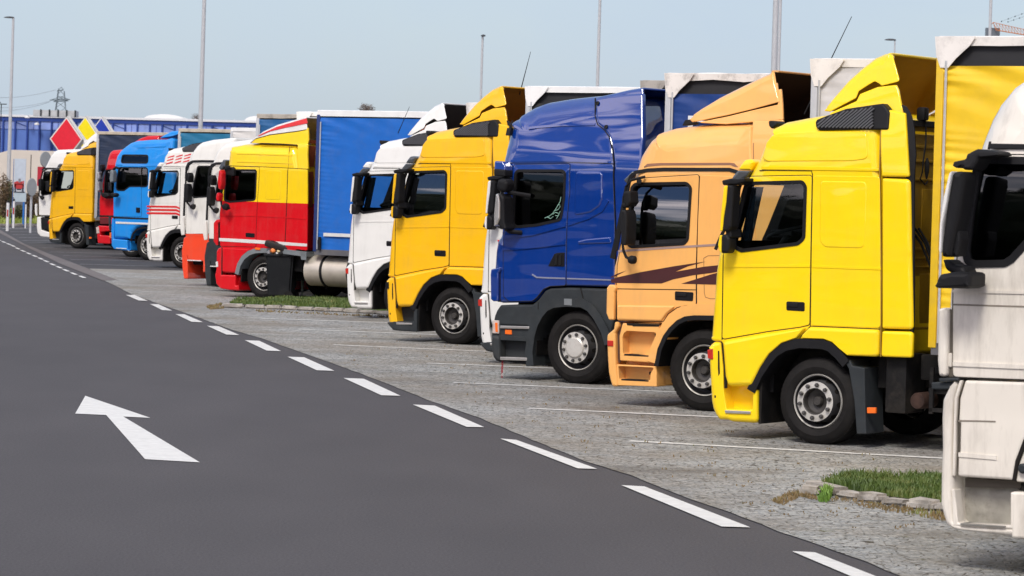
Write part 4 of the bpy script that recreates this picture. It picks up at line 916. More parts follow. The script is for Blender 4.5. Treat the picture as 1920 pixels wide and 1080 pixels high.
    T.plate('step_tread', [(417, 535.5), (441, 537), (441, 539.5), (417, 538)], .0, [CHR], r=.003, fil=0, depth=.2)
    T.prism('corner_deflector', [(400, 418), (405, 412), (410.5, 411), (411, 416), (408, 420), (408, 460), (405, 460), (400, 453)], -.03, .06, [REDP], r=.02, fil=.01)
    T.strip('corner_gap', [(409.8, 420), (410, 462)], .05, [SEAM], outw=.002); T.strip('bumper_gap', [(416.2, 464), (415.8, 515)], .025, [SEAM], outw=.004)
    T.plate('head_light', [(405, 491), (409, 490), (410, 500), (406, 501)], .018, [WHT], r=.004, fil=.01)
    A = [(445, 514), (449.5, 496), (457, 483.5), (468, 474.5), (479, 470.5), (495, 469.5), (530, 471), (576, 477)]
    T.strip('wheel_arch', A, .10, [GRYL], outw=.03, th=.3); T.plate('side_marker', [(480.5, 464), (490, 464.7), (490, 469), (480.5, 468.3)], .05, [ORG], r=.004, fil=.01)
    T.plate('arch_tail', [(564, 471), (576, 472), (575, 488), (566, 487)], .03, [GRYL], r=.006, fil=.01)
    # mirrors
    mm = T.prism('mirror', [(414.5, 320), (418, 318), (420.5, 325), (420, 345), (417.5, 356), (413.5, 354), (412, 340)], -.30, -.12, [REDP], r=.05, fil=.04, wp=-.2)
    T.prism('wide_mirror', [(411, 362), (414, 361), (415.5, 366), (414.5, 377), (411, 378), (409, 370)], -.30, -.12, [REDP], r=.04, fil=.03, wp=-.2)
    T.prism('mirror_glass_box', [(421, 315), (429, 313), (436, 313), (439, 317), (439, 330), (424, 328)], -.12, -.02, [BLK], r=.02, fil=.02, wp=-.1)
    bm = bmesh.new(); q = ((431, 312), (420, 313), (417, 322), (415, 345), (414, 365), (415, 383), (419, 391), (425, 393), (431, 390)); tube(bm, [(T.L(x, y, -.18)[0], -.18, T.L(x, y, -.18)[1]) for x, y in q], .022, 7)
    x, z = T.L(424, 387.5, -.2); lathe(bm, [(.02, -.06), (.06, -.05), (.075, 0), (.06, .05), (.02, .06)], 14, c=(x, -.2, z)); T.fin('mirror_arm', bm, [BLK], wn=False)
    T.prism('sun_visor', [(409, 315), (418, 299), (423, 300), (421, 312), (414, 319)], .1, T.W - .1, [mat('smoked_plastic', (.06, .065, .07), .25)], r=.03, fil=.02)
    T.wheels(491, .95, cx=.0); xr = T.L(557, 450)[0]; T.chassis(T.L(416, 530)[0] + .05, xr, 1.03, 0, .5); T.seats(T.L(421, 376)[0] + .1, T.L(480, 376)[0] + .2, 1.55, 2.6, T.L(436, 370)[0], 2.1)
    bm = bmesh.new()
    box(bm, xr - .01, xr + .02, .1, T.W - .1, 3.35, 3.42)
    for k in range(5): box(bm, xr - .01, xr + .02, .12 + k * .45, .5 + k * .45, 2.0, 2.75, bev=.02); box(bm, xr - .01, xr + .02, .12 + k * .45, .5 + k * .45, 2.85, 3.3, bev=.02)
    T.fin('rear_wall_ribs', bm, [mat('brown_red_paint', (.25, .05, .01), .4)], wn=False)
    bm = bmesh.new(); tube(bm, [(xr + .3, .5, 1.1), (xr + .3, .5, 2.1)], .16, 14); mk('intake_stack', bm, GRY, T.root)
    x0, z0 = T.L(556, 545); x1, z1 = T.L(700, 500); bm = bmesh.new(); lathe(bm, [(.30, 0), (.33, .02), (.33, 1.96), (.30, 1.98)], 28, axis='x', c=(x0 + .12, .36, .66)); mk('fuel_tank', bm, ALU, T.root, ang=40)
    for xx in (.55, 1.25):
        bm = bmesh.new(); lathe(bm, [(.335, 0), (.345, .005), (.345, .06), (.335, .065)], 28, axis='x', c=(x0 + xx, .36, .66)); mk('tank_strap', bm, BLK, T.root)
    bm = bmesh.new(); box(bm, T.L(448, 540)[0], T.L(448, 540)[0] + .03, .05, T.W - .05, .35, 1.0); mk('arch_liner', bm, DRK, T.root)
    return T

# ------------------------------------------------------------------ plain tractors of which less shows
def plain_cab(name, label, gx, gy, out, win, pc, wheel=None, ph=.95, door=None, lowcol=None, lowpoly=None, pieces=(), cav=None, mirrors=(), split=None, tubes=(), win2=None, glass=None, cat='truck', rear=True, W=2.5, seats=True):
    T = Truck(gx, gy, name, label, cat=cat, W=W)
    mats = [pc] + ([lowcol] if split else [])
    z = T.L(out[0][0], split)[1] if split else None
    T.body('cab', [(*p, .12) if len(p) == 2 else p for p in out], mats, win=win, win2=win2, cavity=cav, split=z, r=.12)
    dr = T.door(door, [w_ for w_ in (win,) if w_], [pc]) if door else T.root
    if win: T.window(win, dr, glass=glass)
    if win2: T.window(win2, T.root, glass=glass)
    if lowpoly: T.prism('bumper', lowpoly, -.012, W + .012, [lowcol], r=.03, fil=.01)
    for nm, q, ow, mm_ in pieces:
        if nm.endswith('!'): T.strip(nm[:-1], q, .05, [mm_], outw=ow)
        else: T.plate(nm, q, ow, [mm_], r=.008, fil=.01, depth=.05)
    for q in mirrors: T.prism('mirror', q[0], -.30, -.10, [q[1]], r=.04, fil=.03, wp=-.2)
    if tubes:
        for q, r_ in tubes:
            bm = bmesh.new(); tube(bm, [(T.L(x, y, -.18)[0], -.18, T.L(x, y, -.18)[1]) for x, y in q], r_, 7)
            T.fin('kerb_mirror' if r_ > .06 else 'mirror_arm', bm, [BLK], wn=False)
    xw = T.wheels(wheel, ph, cx=0.0, rear=rear)
    xs = [T.L(p[0], p[1])[0] for p in out]
    T.chassis(min(xs) + .15, max(xs), 1.0, 0, .5)
    if seats: T.seats(min(xs) + .25, max(xs) - .5, 1.5, 2.6, min(xs) + .65, 2.1)
    return T

def near_white_cab():
    T = Truck(1800, 1072, 'tractor_truck', 'worn off white tractor unit nearest the camera, cut off by the right edge', tum=((2.75, 0), (3.0, .04), (3.3, .13), (4.1, .45)))
    pc = WH2
    out = [(1771, 706, .05), (1769, 640, .12), (1769, 560, .16), (1771, 500, .18), (1776, 440, .2), (1785, 390, .2), (1800, 340, .2), (1812, 300, .24), (1816, 275, .3), (1823, 248, .34), (1832, 221, .36), (1848, 192, .38), (1876, 160, .38), (1897, 146, .38), (1925, 136, .38), (1990, 126, .36), (2080, 134, .36), (2260, 132, .3),
           (2265, 400, .03), (2265, 730, .02), (1787, 708, .02)]
    win = [(1837, 303), (1842, 300), (2010, 302), (2012, 310), (2012, 418), (1960, 420), (1935, 445), (1898, 486), (1885, 494), (1826, 495), (1815, 490), (1812, 474), (1820, 400)]
    T.body('cab', out, [pc], win=win, cavity=[(1790, 520), (1800, 440), (1830, 296), (2230, 298), (2230, 620), (1790, 620)],)
    dr = T.door([(1787, 706.5), (1787, 600), (1788, 540), (1796, 480), (1812, 400), (1830, 300), (1838, 290), (2030, 292), (2034, 500), (2034, 716)], [win], [pc]); T.window(win, dr, glass=GLSD, frame=.026)
    T.strip('waist_crease', [(1788, 545.5), (2030, 551)], .02, [pc], outw=.014, parent=dr); T.strip('waist_gap', [(1788, 571), (1885, 574), (2030, 578)], .012, [mat('dirty_seam', (.22, .19, .15), .8)], outw=.0075, parent=dr)
    T.strip('body_crease', [(1788, 682), (1900, 687), (2030, 692)], .03, [pc], outw=.016, parent=dr)
    T.strip('roof_gap', [(1856, 265), (1853, 280)], .01, [SEAM], outw=.004)
    T.plate('roof_gutter', [(1857, 269), (2200, 275), (2200, 283), (1854, 279)], .02, [BLK], r=.006, fil=.01)
    # mirrors
    T.prism('mirror_arm', [(1800, 312), (1802, 304), (1824, 299), (1826, 290), (1845, 280), (1860, 281), (1884, 285), (1886, 292), (1850, 297), (1846, 306), (1836, 320), (1820, 319), (1818, 310), (1808, 317)], -.28, -.04, [BLK], r=.03, fil=.02, wp=-.15)
    mm = T.prism('mirror', [(1797, 322), (1819, 322), (1820, 340), (1810, 400), (1800, 440), (1792, 482), (1777, 482), (1778, 455), (1786, 385)], -.36, -.12, [BLK], r=.05, fil=.02, wp=-.25)
    T.prism('mirror_shell', [(1793, 324), (1799, 321), (1790, 375), (1781, 420), (1778, 475), (1773, 470), (1775, 420), (1782, 370)], -.37, -.2, [WH1], r=.03, fil=.01, wp=-.25, parent=mm)
    T.prism('wide_mirror', [(1800, 434), (1810, 432), (1812, 450), (1806, 482), (1795, 479), (1796, 460)], -.3, -.14, [BLK], r=.03, fil=.02, wp=-.2)
    T.prism('mirror_arm', [(1779, 486), (1789, 487), (1800, 496), (1818, 500), (1822, 512), (1800, 516), (1784, 506)], -.2, .0, [BLK], r=.03, fil=.02, wp=-.1)
    T.prism('kerb_mirror', [(1770, 525), (1776, 514), (1800, 510), (1836, 510), (1834, 537), (1825, 541), (1772, 540), (1769, 536)], -.34, -.06, [BLK], r=.05, fil=.03, wp=-.2)
    # lower front corner and lower side panel, step
    T.prism('corner_deflector', [(1758, 578), (1774, 577), (1776, 585), (1775, 677), (1774, 706), (1759, 706), (1756, 676)], -.05, .05, [pc], r=.03, fil=.01)
    T.strip('corner_gap', [(1781, 580), (1781, 706)], .05, [mat('dirty_recess', (.10, .085, .065), .8)], outw=.003); T.plate('hinge', [(1777, 663), (1786, 661), (1786, 689), (1777, 688)], .02, [pc], r=.01, fil=.01)
    T.prism('bumper_bracket', [(1760, 709), (1796, 708), (1797, 714), (1760, 716)], -.03, .2, [GRY], r=.01, fil=.01); T.prism('bumper_bracket', [(1746, 717), (1792, 716), (1780, 730), (1746, 730)], -.0, .3, [GRY], r=.01, fil=.01, wp=0)
    T.prism('bumper', [(1765, 750), (1777, 726), (1790, 714), (1794, 722), (1789, 745), (1785, 770), (1784, 860), (1786, 930), (1789, 978), (1802, 986), (1900, 990), (1900, 922), (1990, 926), (1990, 1013), (1920, 1009), (1850, 1001), (1800, 995), (1785, 993), (1773, 985), (1766, 965), (1761, 945), (1762, 877), (1764, 840), (1763, 785)], -.03, T.W + .03, [pc], r=.05, fil=.02)
    T.plate('panel_edge', [(1801, 713), (1807, 713), (1797, 745), (1794, 789), (1794, 850), (1792, 893), (1787, 892), (1788, 850), (1790, 790), (1791, 745)], .02, [pc], r=.01, fil=.01)
    T.prism('lower_panel', [(1809, 713), (1799, 747), (1797, 787), (1800, 795), (1799, 846), (1796, 856), (1795, 893.5), (1900, 900.5), (1906, 865), (1921, 825), (1945, 790), (1980, 765), (2080, 762), (2080, 722), (1900, 716)], -.01, .10, [pc], r=.02, fil=.01)
    T.strip('panel_dent', [(1798, 789), (1835, 789.5), (1868, 790.5)], .012, [MATS['dirty_seam']], outw=.0115)
    T.strip('lower_crease', [(1799, 852), (1870, 858)], .03, [pc], outw=.018)
    T.strip('fender_gap', [(1902, 901), (1908, 865), (1923, 826), (1947, 791)], .022, [SEAM], outw=.014)
    T.prism('step_well', [(1786, 896), (1915, 904), (1915, 990), (1790, 984)], .16, .5, [mat('dirty_step', (.34, .32, .27), .6, var=.3, vs_=7, dirt=.8, dcol=(.12, .10, .075), ds=5)], r=0, fil=0, wp=0)
    T.plate('step_side', [(1787, 917), (1793, 917), (1800, 980), (1898, 984), (1898, 922), (1905, 923), (1903, 992), (1790, 986)], .032, [pc], r=.012, fil=.01, depth=.1)
    T.plate('step_tread', [(1806, 980), (1890, 985), (1890, 988), (1806, 983.5)], .05, [mat('tread_grey', (.2, .19, .17), .6)], r=.003, fil=0, depth=.16)
    T.plate('step_slot', [(1834, 896), (1846, 897), (1846, 915), (1832, 914)], -.15, [SEAM], r=.001, fil=.003)
    T.plate('arch_skirt', [(1899, 921), (1990, 925), (1990, 1014), (1899, 1009)], .032, [pc], r=.02, fil=.01, depth=.1)
    T.plate('fender_panel', [(1904, 903), (1911, 867), (1926, 829), (1950, 797), (1990, 777), (1990, 910)], -.004, [pc], r=.01, fil=.01, depth=.1)
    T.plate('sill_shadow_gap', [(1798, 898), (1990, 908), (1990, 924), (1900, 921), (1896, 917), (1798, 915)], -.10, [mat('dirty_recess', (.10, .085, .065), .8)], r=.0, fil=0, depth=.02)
    x, z = T.L(1921, 878); bm = bmesh.new(); lathe(bm, [(.035, -.015), (.035, -.03), (.02, -.04), (.001, -.04)], 16, c=(x, 0, z)); T.fin('panel_lock', bm, [GRY], wn=False)
    T.wheels(2034, .96, rear=True); T.chassis(T.L(1800, 800)[0], T.L(2262, 500)[0], 1.1, T.L(2034, 500)[0], .5)
    T.seats(T.L(1820, 470)[0] + .05, T.L(2030, 470)[0] + .2, 1.65, 2.75, T.L(1880, 450)[0], 2.2)
    return T

# ================================================================== place every truck
t_near = near_white_cab()
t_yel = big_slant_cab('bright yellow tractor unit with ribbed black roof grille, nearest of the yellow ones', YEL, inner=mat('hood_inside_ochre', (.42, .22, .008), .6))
t_tan = tan_cab()
t_blue = blue_cab()
t_hid = big_slant_cab('white tractor unit showing only its front edge beside the deep blue one', WH1, place=(.63, 45.51), scale=1.0, spoiler=False, low=GRY)
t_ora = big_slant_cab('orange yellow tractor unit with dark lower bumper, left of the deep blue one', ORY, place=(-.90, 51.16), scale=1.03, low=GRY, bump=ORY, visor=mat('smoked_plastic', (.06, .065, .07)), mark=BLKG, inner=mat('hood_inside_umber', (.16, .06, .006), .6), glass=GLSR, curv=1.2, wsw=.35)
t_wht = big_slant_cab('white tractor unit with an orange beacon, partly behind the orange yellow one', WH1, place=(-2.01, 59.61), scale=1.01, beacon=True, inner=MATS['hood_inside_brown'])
t_ryl = red_yellow_cab()
WHc = WH3
hi = dict(out=[(348, 440), (343.5, 430), (344, 410), (346, 380), (347, 345), (350, 312), (353, 302), (356, 291), (361, 281), (367, 273), (376, 266.5), (395, 262), (425, 259), (440, 257.5), (442, 320), (442, 440)],
          win=[(371, 313.5), (374, 312), (397, 312), (400, 316), (398, 365), (394, 368), (364, 370), (361, 366), (364, 345)],
          door=[(349, 438.5), (349, 400), (351, 350), (356, 308), (405, 307), (404, 380), (402, 438)])
def sh(d_, dx, dy=0, k=1.0, cx=350, cy=332):
    f = lambda q: [((x - cx) * k + cx + dx, (y - cy) * k + cy + dy) for x, y in q]
    return {a: f(b) for a, b in d_.items()}
def highroof(name_label, gx, gy, dx, dy, k, low, wheelx):
    h = sh(hi, dx, dy, k); S = lambda q: [((x - 350) * k + 350 + dx, (y - 332) * k + 332 + dy) for x, y in q]
    return plain_cab('tractor_truck', name_label, gx, gy, h['out'], h['win'], WHc, wheel=wheelx, ph=.96, door=h['door'], lowcol=low,
        cav=S([(349, 390), (352, 350), (357, 309), (435, 309), (435, 390)]),
        lowpoly=S([(344, 446), (352, 440), (395, 441), (402, 447), (398, 455), (392, 470), (385, 490), (385, 510), (380, 511), (380, 490), (352, 487), (351, 478), (352, 523), (344, 523), (341, 500), (340, 470)]),
        pieces=[('corner_deflector', S([(341, 408), (347, 407), (348, 440), (343, 441), (341, 430)]), .06, WHc), ('roof_gutter!', S([(349, 335), (350, 315), (354, 306), (362, 302.5), (380, 302), (440, 303)]), .02, BLK),
                ('windscreen_rubber!', S([(345, 405), (346, 380), (347.5, 345)]), .012, BLK), ('panel_gap!', S([(349, 440.5), (402, 441)]), .016, low), ('step_tread', S([(352, 487), (378, 488), (378, 490), (352, 489)]), .03, WHT),
                ('wheel_well', S([(393, 470), (440, 450), (442, 441), (400, 445)]), .02, low)],
        mirrors=[(S([(353, 325), (357, 323), (360, 330), (358, 343), (354, 340)]), BLK), (S([(350, 345), (355, 344), (357, 352), (356, 378), (352, 380), (349, 365)]), BLK)],
        tubes=[(S([(362, 303), (354, 310), (349, 325), (348, 350), (348, 370), (351, 380), (356, 386), (362, 387)]), .022), (S([(360, 386), (361, 387), (364, 388)]), .07)])
t_gry = highroof('white high roof tractor unit with dark grey bumper, mostly behind the red and yellow one', 445, 549, 43, 5, 1.04, GRY, 460)
t_org = highroof('white high roof tractor unit with orange red lower half and open steps', 408, 539, 0, 0, 1.0, REDO, 412)
t_str = big_slant_cab('white tractor unit with three red stripes across its door', WH3, place=(-9.16, 89.12), scale=1.01, spoiler=False, stripes=STR)
t_lbl = plain_cab('tractor_truck', 'sky blue tractor unit with a small roof window above the cab door', 275, 488.7,
    [(211, 407), (210, 376), (212, 365), (211.5, 345), (212.5, 315), (214, 305), (217.5, 292.5), (224, 282.5), (232.5, 275.5), (243, 268), (255, 264), (280, 262), (310, 261), (320, 258), (325, 262), (326, 330), (326, 425), (300, 424), (283, 423), (268, 424), (255.5, 428), (248, 437), (244, 449), (238, 447.5), (213, 449), (211, 430)],
    [(223, 316), (226, 314), (274, 314.5), (277, 318), (277, 346), (274, 349.5), (243, 349.5), (233, 357), (221, 357), (218.5, 353), (220, 335)], LBL, wheel=275, ph=.95,
    door=[(213, 406), (213, 370), (214.5, 340), (218, 311), (265, 310), (265, 406.5)], lowcol=LBL, win2=[(230, 291.5), (233, 290.5), (276, 291), (277.5, 294), (277, 305.5), (227, 305)],
    cav=[(214, 372), (218, 300), (224, 288), (310, 288), (310, 372)],
    lowpoly=[(209, 410), (213, 408), (213, 448), (238, 450), (239, 467.5), (244, 468.5), (243.5, 452), (244.5, 452), (245, 470), (228, 469), (213, 467), (209, 461), (208, 430)],
    pieces=[('white_band', [(217, 415.5), (276, 418), (300, 419), (300, 422.5), (276, 421.5), (217, 419.5)], .012, WHT), ('panel_gap!', [(212, 408), (326, 412)], .004, SEAM), ('roof_crease!', [(230, 309.5), (318, 310.5)], .01, LBL), ('roof_crease!', [(258, 276), (310, 273.5)], .014, LBL),
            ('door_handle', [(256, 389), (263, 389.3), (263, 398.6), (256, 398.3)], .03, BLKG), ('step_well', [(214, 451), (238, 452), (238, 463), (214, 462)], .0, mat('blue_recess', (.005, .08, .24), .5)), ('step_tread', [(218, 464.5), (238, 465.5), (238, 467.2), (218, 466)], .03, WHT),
            ('wheel_arch!', [(246, 452), (250, 438), (257, 430.5), (268, 427), (283, 426.5), (310, 430)], .03, BLK), ('corner_deflector', [(205, 406), (208.5, 405), (208.5, 432), (206, 430)], .05, GRY), ('marker_light', [(206.5, 436), (209, 436), (209, 447), (206.5, 446)], .03, ORG)],
    mirrors=[([(210, 319), (215, 319), (216, 325), (215, 341), (210, 343), (208.5, 335)], GRYL), ([(211, 361.5), (219, 362), (221, 366), (218, 370), (211, 369)], BLK)], tubes=[([(224, 316), (217, 314), (213, 318)], .04)], glass=GLSD)
t_lbl_top = t_lbl.shell('roof_spoiler', [(297.5, 259.5), (309, 252, .05), (321, 245.6, .08), (333, 245.5, .05), (340, 247.5, .02), (340, 250), (322, 256)], .1, 2.4, [LBL], lambda x, z, f: f.normal.x > .6 or f.normal.z < -.4, r=.06)
t_red = plain_cab('tractor_truck', 'crimson tractor unit squeezed between the sky blue one and the far orange yellow one', 243, 483,
    [(184, 420), (183.5, 376), (187, 358), (191, 345), (195, 330), (198, 307.5), (200, 297), (204.5, 285), (210, 281.5), (240, 279), (296, 278), (297, 350), (297, 428), (260, 426), (225, 425), (217, 440), (205, 419)], [(199, 320), (202, 318.5), (240, 319), (242, 323), (240, 366), (200, 372), (196, 369), (196, 350)], DRD, wheel=247, ph=.95,
    door=[(188, 404), (187, 378), (191, 355), (199, 316), (245, 316), (244, 405)], lowcol=DRD, cav=[(188, 385), (192, 345), (200, 315), (285, 315), (285, 385)],
    lowpoly=[(183, 424), (187, 423), (206, 424), (206, 433), (188, 435), (188, 441), (206, 442), (206, 457.5), (183, 456.5), (181.5, 440)],
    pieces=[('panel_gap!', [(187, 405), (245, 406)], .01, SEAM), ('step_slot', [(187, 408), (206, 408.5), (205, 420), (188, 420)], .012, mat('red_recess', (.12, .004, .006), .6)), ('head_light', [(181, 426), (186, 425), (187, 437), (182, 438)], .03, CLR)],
    mirrors=[([(190, 309), (194, 308), (195, 316), (193, 322), (190, 320)], BLK), ([(185, 323), (189, 322), (190, 336), (186, 338)], CHR), ([(186, 341), (189, 340), (190, 358), (186, 360)], CHR), ([(192, 361), (205, 362), (208, 368), (200, 372), (193, 368)], BLK)], tubes=[([(196, 312), (190, 330), (188, 350), (192, 365)], .03)], glass=GLSD)
t_red.shell('roof_spoiler', [(249, 268), (262, 259.5, .05), (277, 254.5, .08), (297, 254, .05), (298, 262), (280, 263)], .1, 2.4, [DRD], lambda x, z, f: f.normal.x > .6 or f.normal.z < -.4, r=.06)
t_far = big_slant_cab('deep orange yellow tractor unit in front of a navy trailer near the far end', ORY2, place=(-14.84, 109.27), scale=.99, spo=WH1, low=GRY, visor=mat('smoked_plastic', (.06, .065, .07)), collar=False)
t_end = plain_cab('tractor_truck', 'white tractor unit at the far left end of the row', 125, 459,
    [(72, 405), (70.5, 385), (71, 368), (74, 345), (79, 317), (83, 313), (86, 308), (90, 299), (95, 290), (100, 284), (106, 281), (129, 280), (160, 279), (170, 280), (170, 410)], [(83, 323), (86, 322), (110, 322), (112, 326), (111, 361), (80, 366), (77, 362), (79, 345)], WH1, wheel=124, ph=.95,
    door=[(73.5, 403), (73, 370), (76, 348), (81, 319), (114, 318), (113, 404)], lowcol=WH1, cav=[(73, 380), (76, 345), (82, 318), (160, 318), (160, 380)],
    lowpoly=[(69, 407), (77, 406), (77.5, 431), (95, 437), (105, 437), (105, 446), (93, 445.5), (76, 443.5), (70, 437), (68.5, 425)],
    pieces=[('corner_deflector', [(67, 383), (70, 382), (70.5, 405), (68.5, 404), (67, 398)], .05, WH1), ('step_slot', [(77, 408), (93, 409), (93, 431), (78, 429)], .02, BLK), ('windscreen_rubber!', [(79, 319), (83, 315.5), (110, 316)], .012, BLK)],
    mirrors=[([(74, 336), (79, 335), (80, 345), (79, 357), (75, 358)], BLK), ([(88, 340), (93, 339), (95, 350), (92, 360), (88, 358)], BLK)], tubes=[([(88, 317), (80, 322), (77, 335), (74, 355), (73, 366), (77, 370)], .03), ([(77, 369), (78, 370), (81, 372)], .07)])
# trailers
def bluesign(root, zt, zb):
    bm = bmesh.new(); s_ = .078
    for i in range(7): box(bm, .33 + i * s_, .33 + (i + 1) * s_ - .006, -.032, -.024, zt - .55 - s_, zt - .55)
    for k in range(1, 9): box(bm, .33, .33 + s_ - .006, -.032, -.024, zt - .55 - (k + 1) * s_, zt - .55 - k * s_ - .006)
    mk('reflective_tiles', bm, mat('reflective_white', (.72, .74, .74), .3), root, smooth=False)
def strapdeco(root, zt, zb):
    bm = bmesh.new(); box(bm, .25, 13, -.03, -.02, zb + .28, zb + .35); mk('white_strip', bm, WHT, root, smooth=False)
    for k in range(9):
        x = .13 + k * 1.25
        bm = bmesh.new(); box(bm, x, x + .06, -.05, -.02, zb - .02, zb + .26); box(bm, x - .01, x + .07, -.06, -.045, zb + .12, zb + .2); mk('curtain_strap', bm, BLK, root, smooth=False)
YP = mat('yellow_post', (.75, .48, .01), .4, dirt=.2)
trailer(t_yel, 1763, 67, ('yellow', (.86, .56, .012)), ('grimy_white', (.80, .76, .70)), 'yellow curtain trailer with a grimy white roof edge, behind the near white cab', wrinkle=2.4, dirty=.35, post=YP, gapd=.20)
trailer(t_tan, 1527, 109, ('pale_grey', (.60, .585, .57)), ('grimy_white', (.80, .76, .70)), 'pale grey curtain trailer between the tan and the bright yellow tractor units', wrinkle=.9, dirty=.35, gap=False)
trailer(t_blue, 1253, 136, ('royal_blue', (.004, .040, .20)), ('stained_white', (.78, .74, .68)), 'dark blue curtain trailer with white reflective tiles, above the tan tractor unit', dirty=.75, deco=bluesign)
trailer(t_hid, 1207, 150, ('faded_grey', (.4, .4, .4)), ('stained_grey', (.42, .38, .32)), 'trailer showing only a stained roof corner beside the dark blue trailer', dirty=.8)
trailer(t_ora, 990, 161, ('charcoal', (.02, .02, .02)), ('clean_white', (.84, .83, .80)), 'trailer with a clean white roof edge above the deep blue tractor unit', dirty=.05)
trailer(t_wht, 879, 192, ('mid_grey', (.2, .2, .2)), ('stained_white', (.78, .74, .68)), 'trailer with a dirty white corner peeping out behind the orange yellow cab', dirty=.75)
trailer(t_ryl, 597, 206, ('bright_blue', (.002, .125, .50)), ('clean_white', (.84, .83, .80)), 'bright blue curtain trailer behind the red and yellow cab', wrinkle=1.2, dirty=.15, flap=False, deco=strapdeco, gapd=.03, post=mat('navy_post', (.01, .03, .14)), rail_h=.13)
trailer(t_gry, 560, 209, ('mid_grey', (.2, .2, .2)), ('clean_white', (.84, .83, .80)), 'trailer with a short white roof edge just left of the bright blue one', dirty=.1, gapd=.02)
trailer(t_org, 483, 213, ('faded_blue', (.012, .10, .26)), ('stained_grey', (.42, .38, .32)), 'faded blue curtain trailer with a ragged beige roof edge', wrinkle=1.5, dirty=.6, flap=False, gapd=.03)
trailer(t_str, 434, 239, ('off_white', (.68, .66, .62)), ('clean_white', (.84, .83, .80)), 'off white trailer behind the red striped tractor unit', dirty=.1, flap=False, gap=False)
trailer(t_lbl, 336, 240.5, ('teal_blue', (.01, .16, .30)), ('beige_rail', (.56, .49, .38)), 'teal blue trailer with a beige roof edge behind the sky blue tractor unit', dirty=.5, flap=False, gapd=.04)
trailer(t_far, 183, 246, ('navy', (.016, .030, .065)), ('beige_rail', (.56, .49, .38)), 'navy curtain trailer behind the far orange yellow cab', wrinkle=1.4, dirty=.4, flap=False, gapd=.03)
trailer(t_end, 158, 262, ('mid_grey', (.2, .2, .2)), ('clean_white', (.84, .83, .80)), 'trailer with a white roof edge seen above the deep orange yellow cab', dirty=.1, flap=False)

# aerials whose feet are on the trucks
def whip(T, p0, p1, w):
    bm = bmesh.new(); Y = (T.Oi + T.ey * w).y - .3
    tube(bm, [at(*p0, Y), at(*p1, Y)], [.010, .004], 6)
    o = mk('aerial', bm, BLK, T.root); bpy.context.view_layer.update(); o.matrix_parent_inverse = T.root.matrix_world.inverted()
whip(t_tan, (1508, 214), (1597, 31), .8); whip(t_ora, (974, 178), (995, 97), 1.2); whip(t_wht, (746, 250), (768, 200), .3)

# ================================================================== ground
def sheet(name, pts, z, m_, kind='structure'):
    bm = bmesh.new(); vs = [bm.verts.new((p[0], p[1], z)) for p in pts]; bm.faces.new(vs)
    bmesh.ops.triangulate(bm, faces=bm.faces)
    for f in bm.faces:
        if f.normal.z < 0: f.normal_flip()
    me = bpy.data.meshes.new(name); bm.to_mesh(me); bm.free(); me.materials.append(m_)
    o = link(name, me); o['kind'] = kind; return o
def gmat(name, col, col2, rough=.9, sc=(.35, 2.0), grain=.35, gs=220, bump=.002, extra=None):
    M = bpy.data.materials.new(name); M.use_nodes = True; t = M.node_tree; p = t.nodes['Principled BSDF']; p.inputs['Roughness'].default_value = rough
    tcn = N(t, 'ShaderNodeTexCoord'); mp = N(t, 'ShaderNodeMapping'); mp.inputs['Scale'].default_value = (1, .35, 1); mp.inputs['Rotation'].default_value = (0, 0, R(12))
    L(t, tcn.outputs['Object'], mp.inputs[0])
    n1 = N(t, 'ShaderNodeTexNoise'); n1.inputs['Scale'].default_value = sc[0]; n1.inputs['Detail'].default_value = 6; L(t, mp.outputs[0], n1.inputs['Vector'])
    n2 = N(t, 'ShaderNodeTexNoise'); n2.inputs['Scale'].default_value = sc[1]; n2.inputs['Detail'].default_value = 6; L(t, mp.outputs[0], n2.inputs['Vector'])
    n3 = N(t, 'ShaderNodeTexNoise'); n3.inputs['Scale'].default_value = gs; n3.inputs['Detail'].default_value = 4; n3.inputs['Roughness'].default_value = .8; L(t, tcn.outputs['Object'], n3.inputs['Vector'])
    ad = N(t, 'ShaderNodeMath', operation='ADD'); L(t, n1.outputs[0], ad.inputs[0]); L(t, n2.outputs[0], ad.inputs[1])
    rr = N(t, 'ShaderNodeMapRange'); rr.inputs['From Min'].default_value = .75; rr.inputs['From Max'].default_value = 1.25; L(t, ad.outputs[0], rr.inputs['Value'])
    mx = N(t, 'ShaderNodeMix', data_type='RGBA'); mx.inputs['A'].default_value = (*col, 1); mx.inputs['B'].default_value = (*col2, 1); L(t, rr.outputs[0], mx.inputs['Factor'])
    r3 = N(t, 'ShaderNodeMapRange'); r3.inputs['From Min'].default_value = .3; r3.inputs['From Max'].default_value = .7; r3.inputs['To Min'].default_value = 1 - grain; r3.inputs['To Max'].default_value = 1 + grain; L(t, n3.outputs[0], r3.inputs['Value'])
    mu = N(t, 'ShaderNodeVectorMath', operation='MULTIPLY'); L(t, mx.outputs['Result'], mu.inputs[0]); L(t, r3.outputs[0], mu.inputs[1])
    L(t, mu.outputs[0], p.inputs['Base Color'])
    b = N(t, 'ShaderNodeBump'); b.inputs['Distance'].default_value = bump; L(t, n3.outputs[0], b.inputs['Height']); L(t, b.outputs[0], p.inputs['Normal'])
    return M
ROAD = gmat('road_asphalt', (.051, .047, .050), (.064, .059, .062), sc=(.10, .9), grain=.55, gs=45, bump=.0012)
LOT = gmat('lot_asphalt', (.038, .036, .039), (.056, .053, .055), sc=(.3, 2.2))
BAND = gmat('gutter_paving', (.11, .095, .092), (.15, .135, .13), sc=(.5, 3))
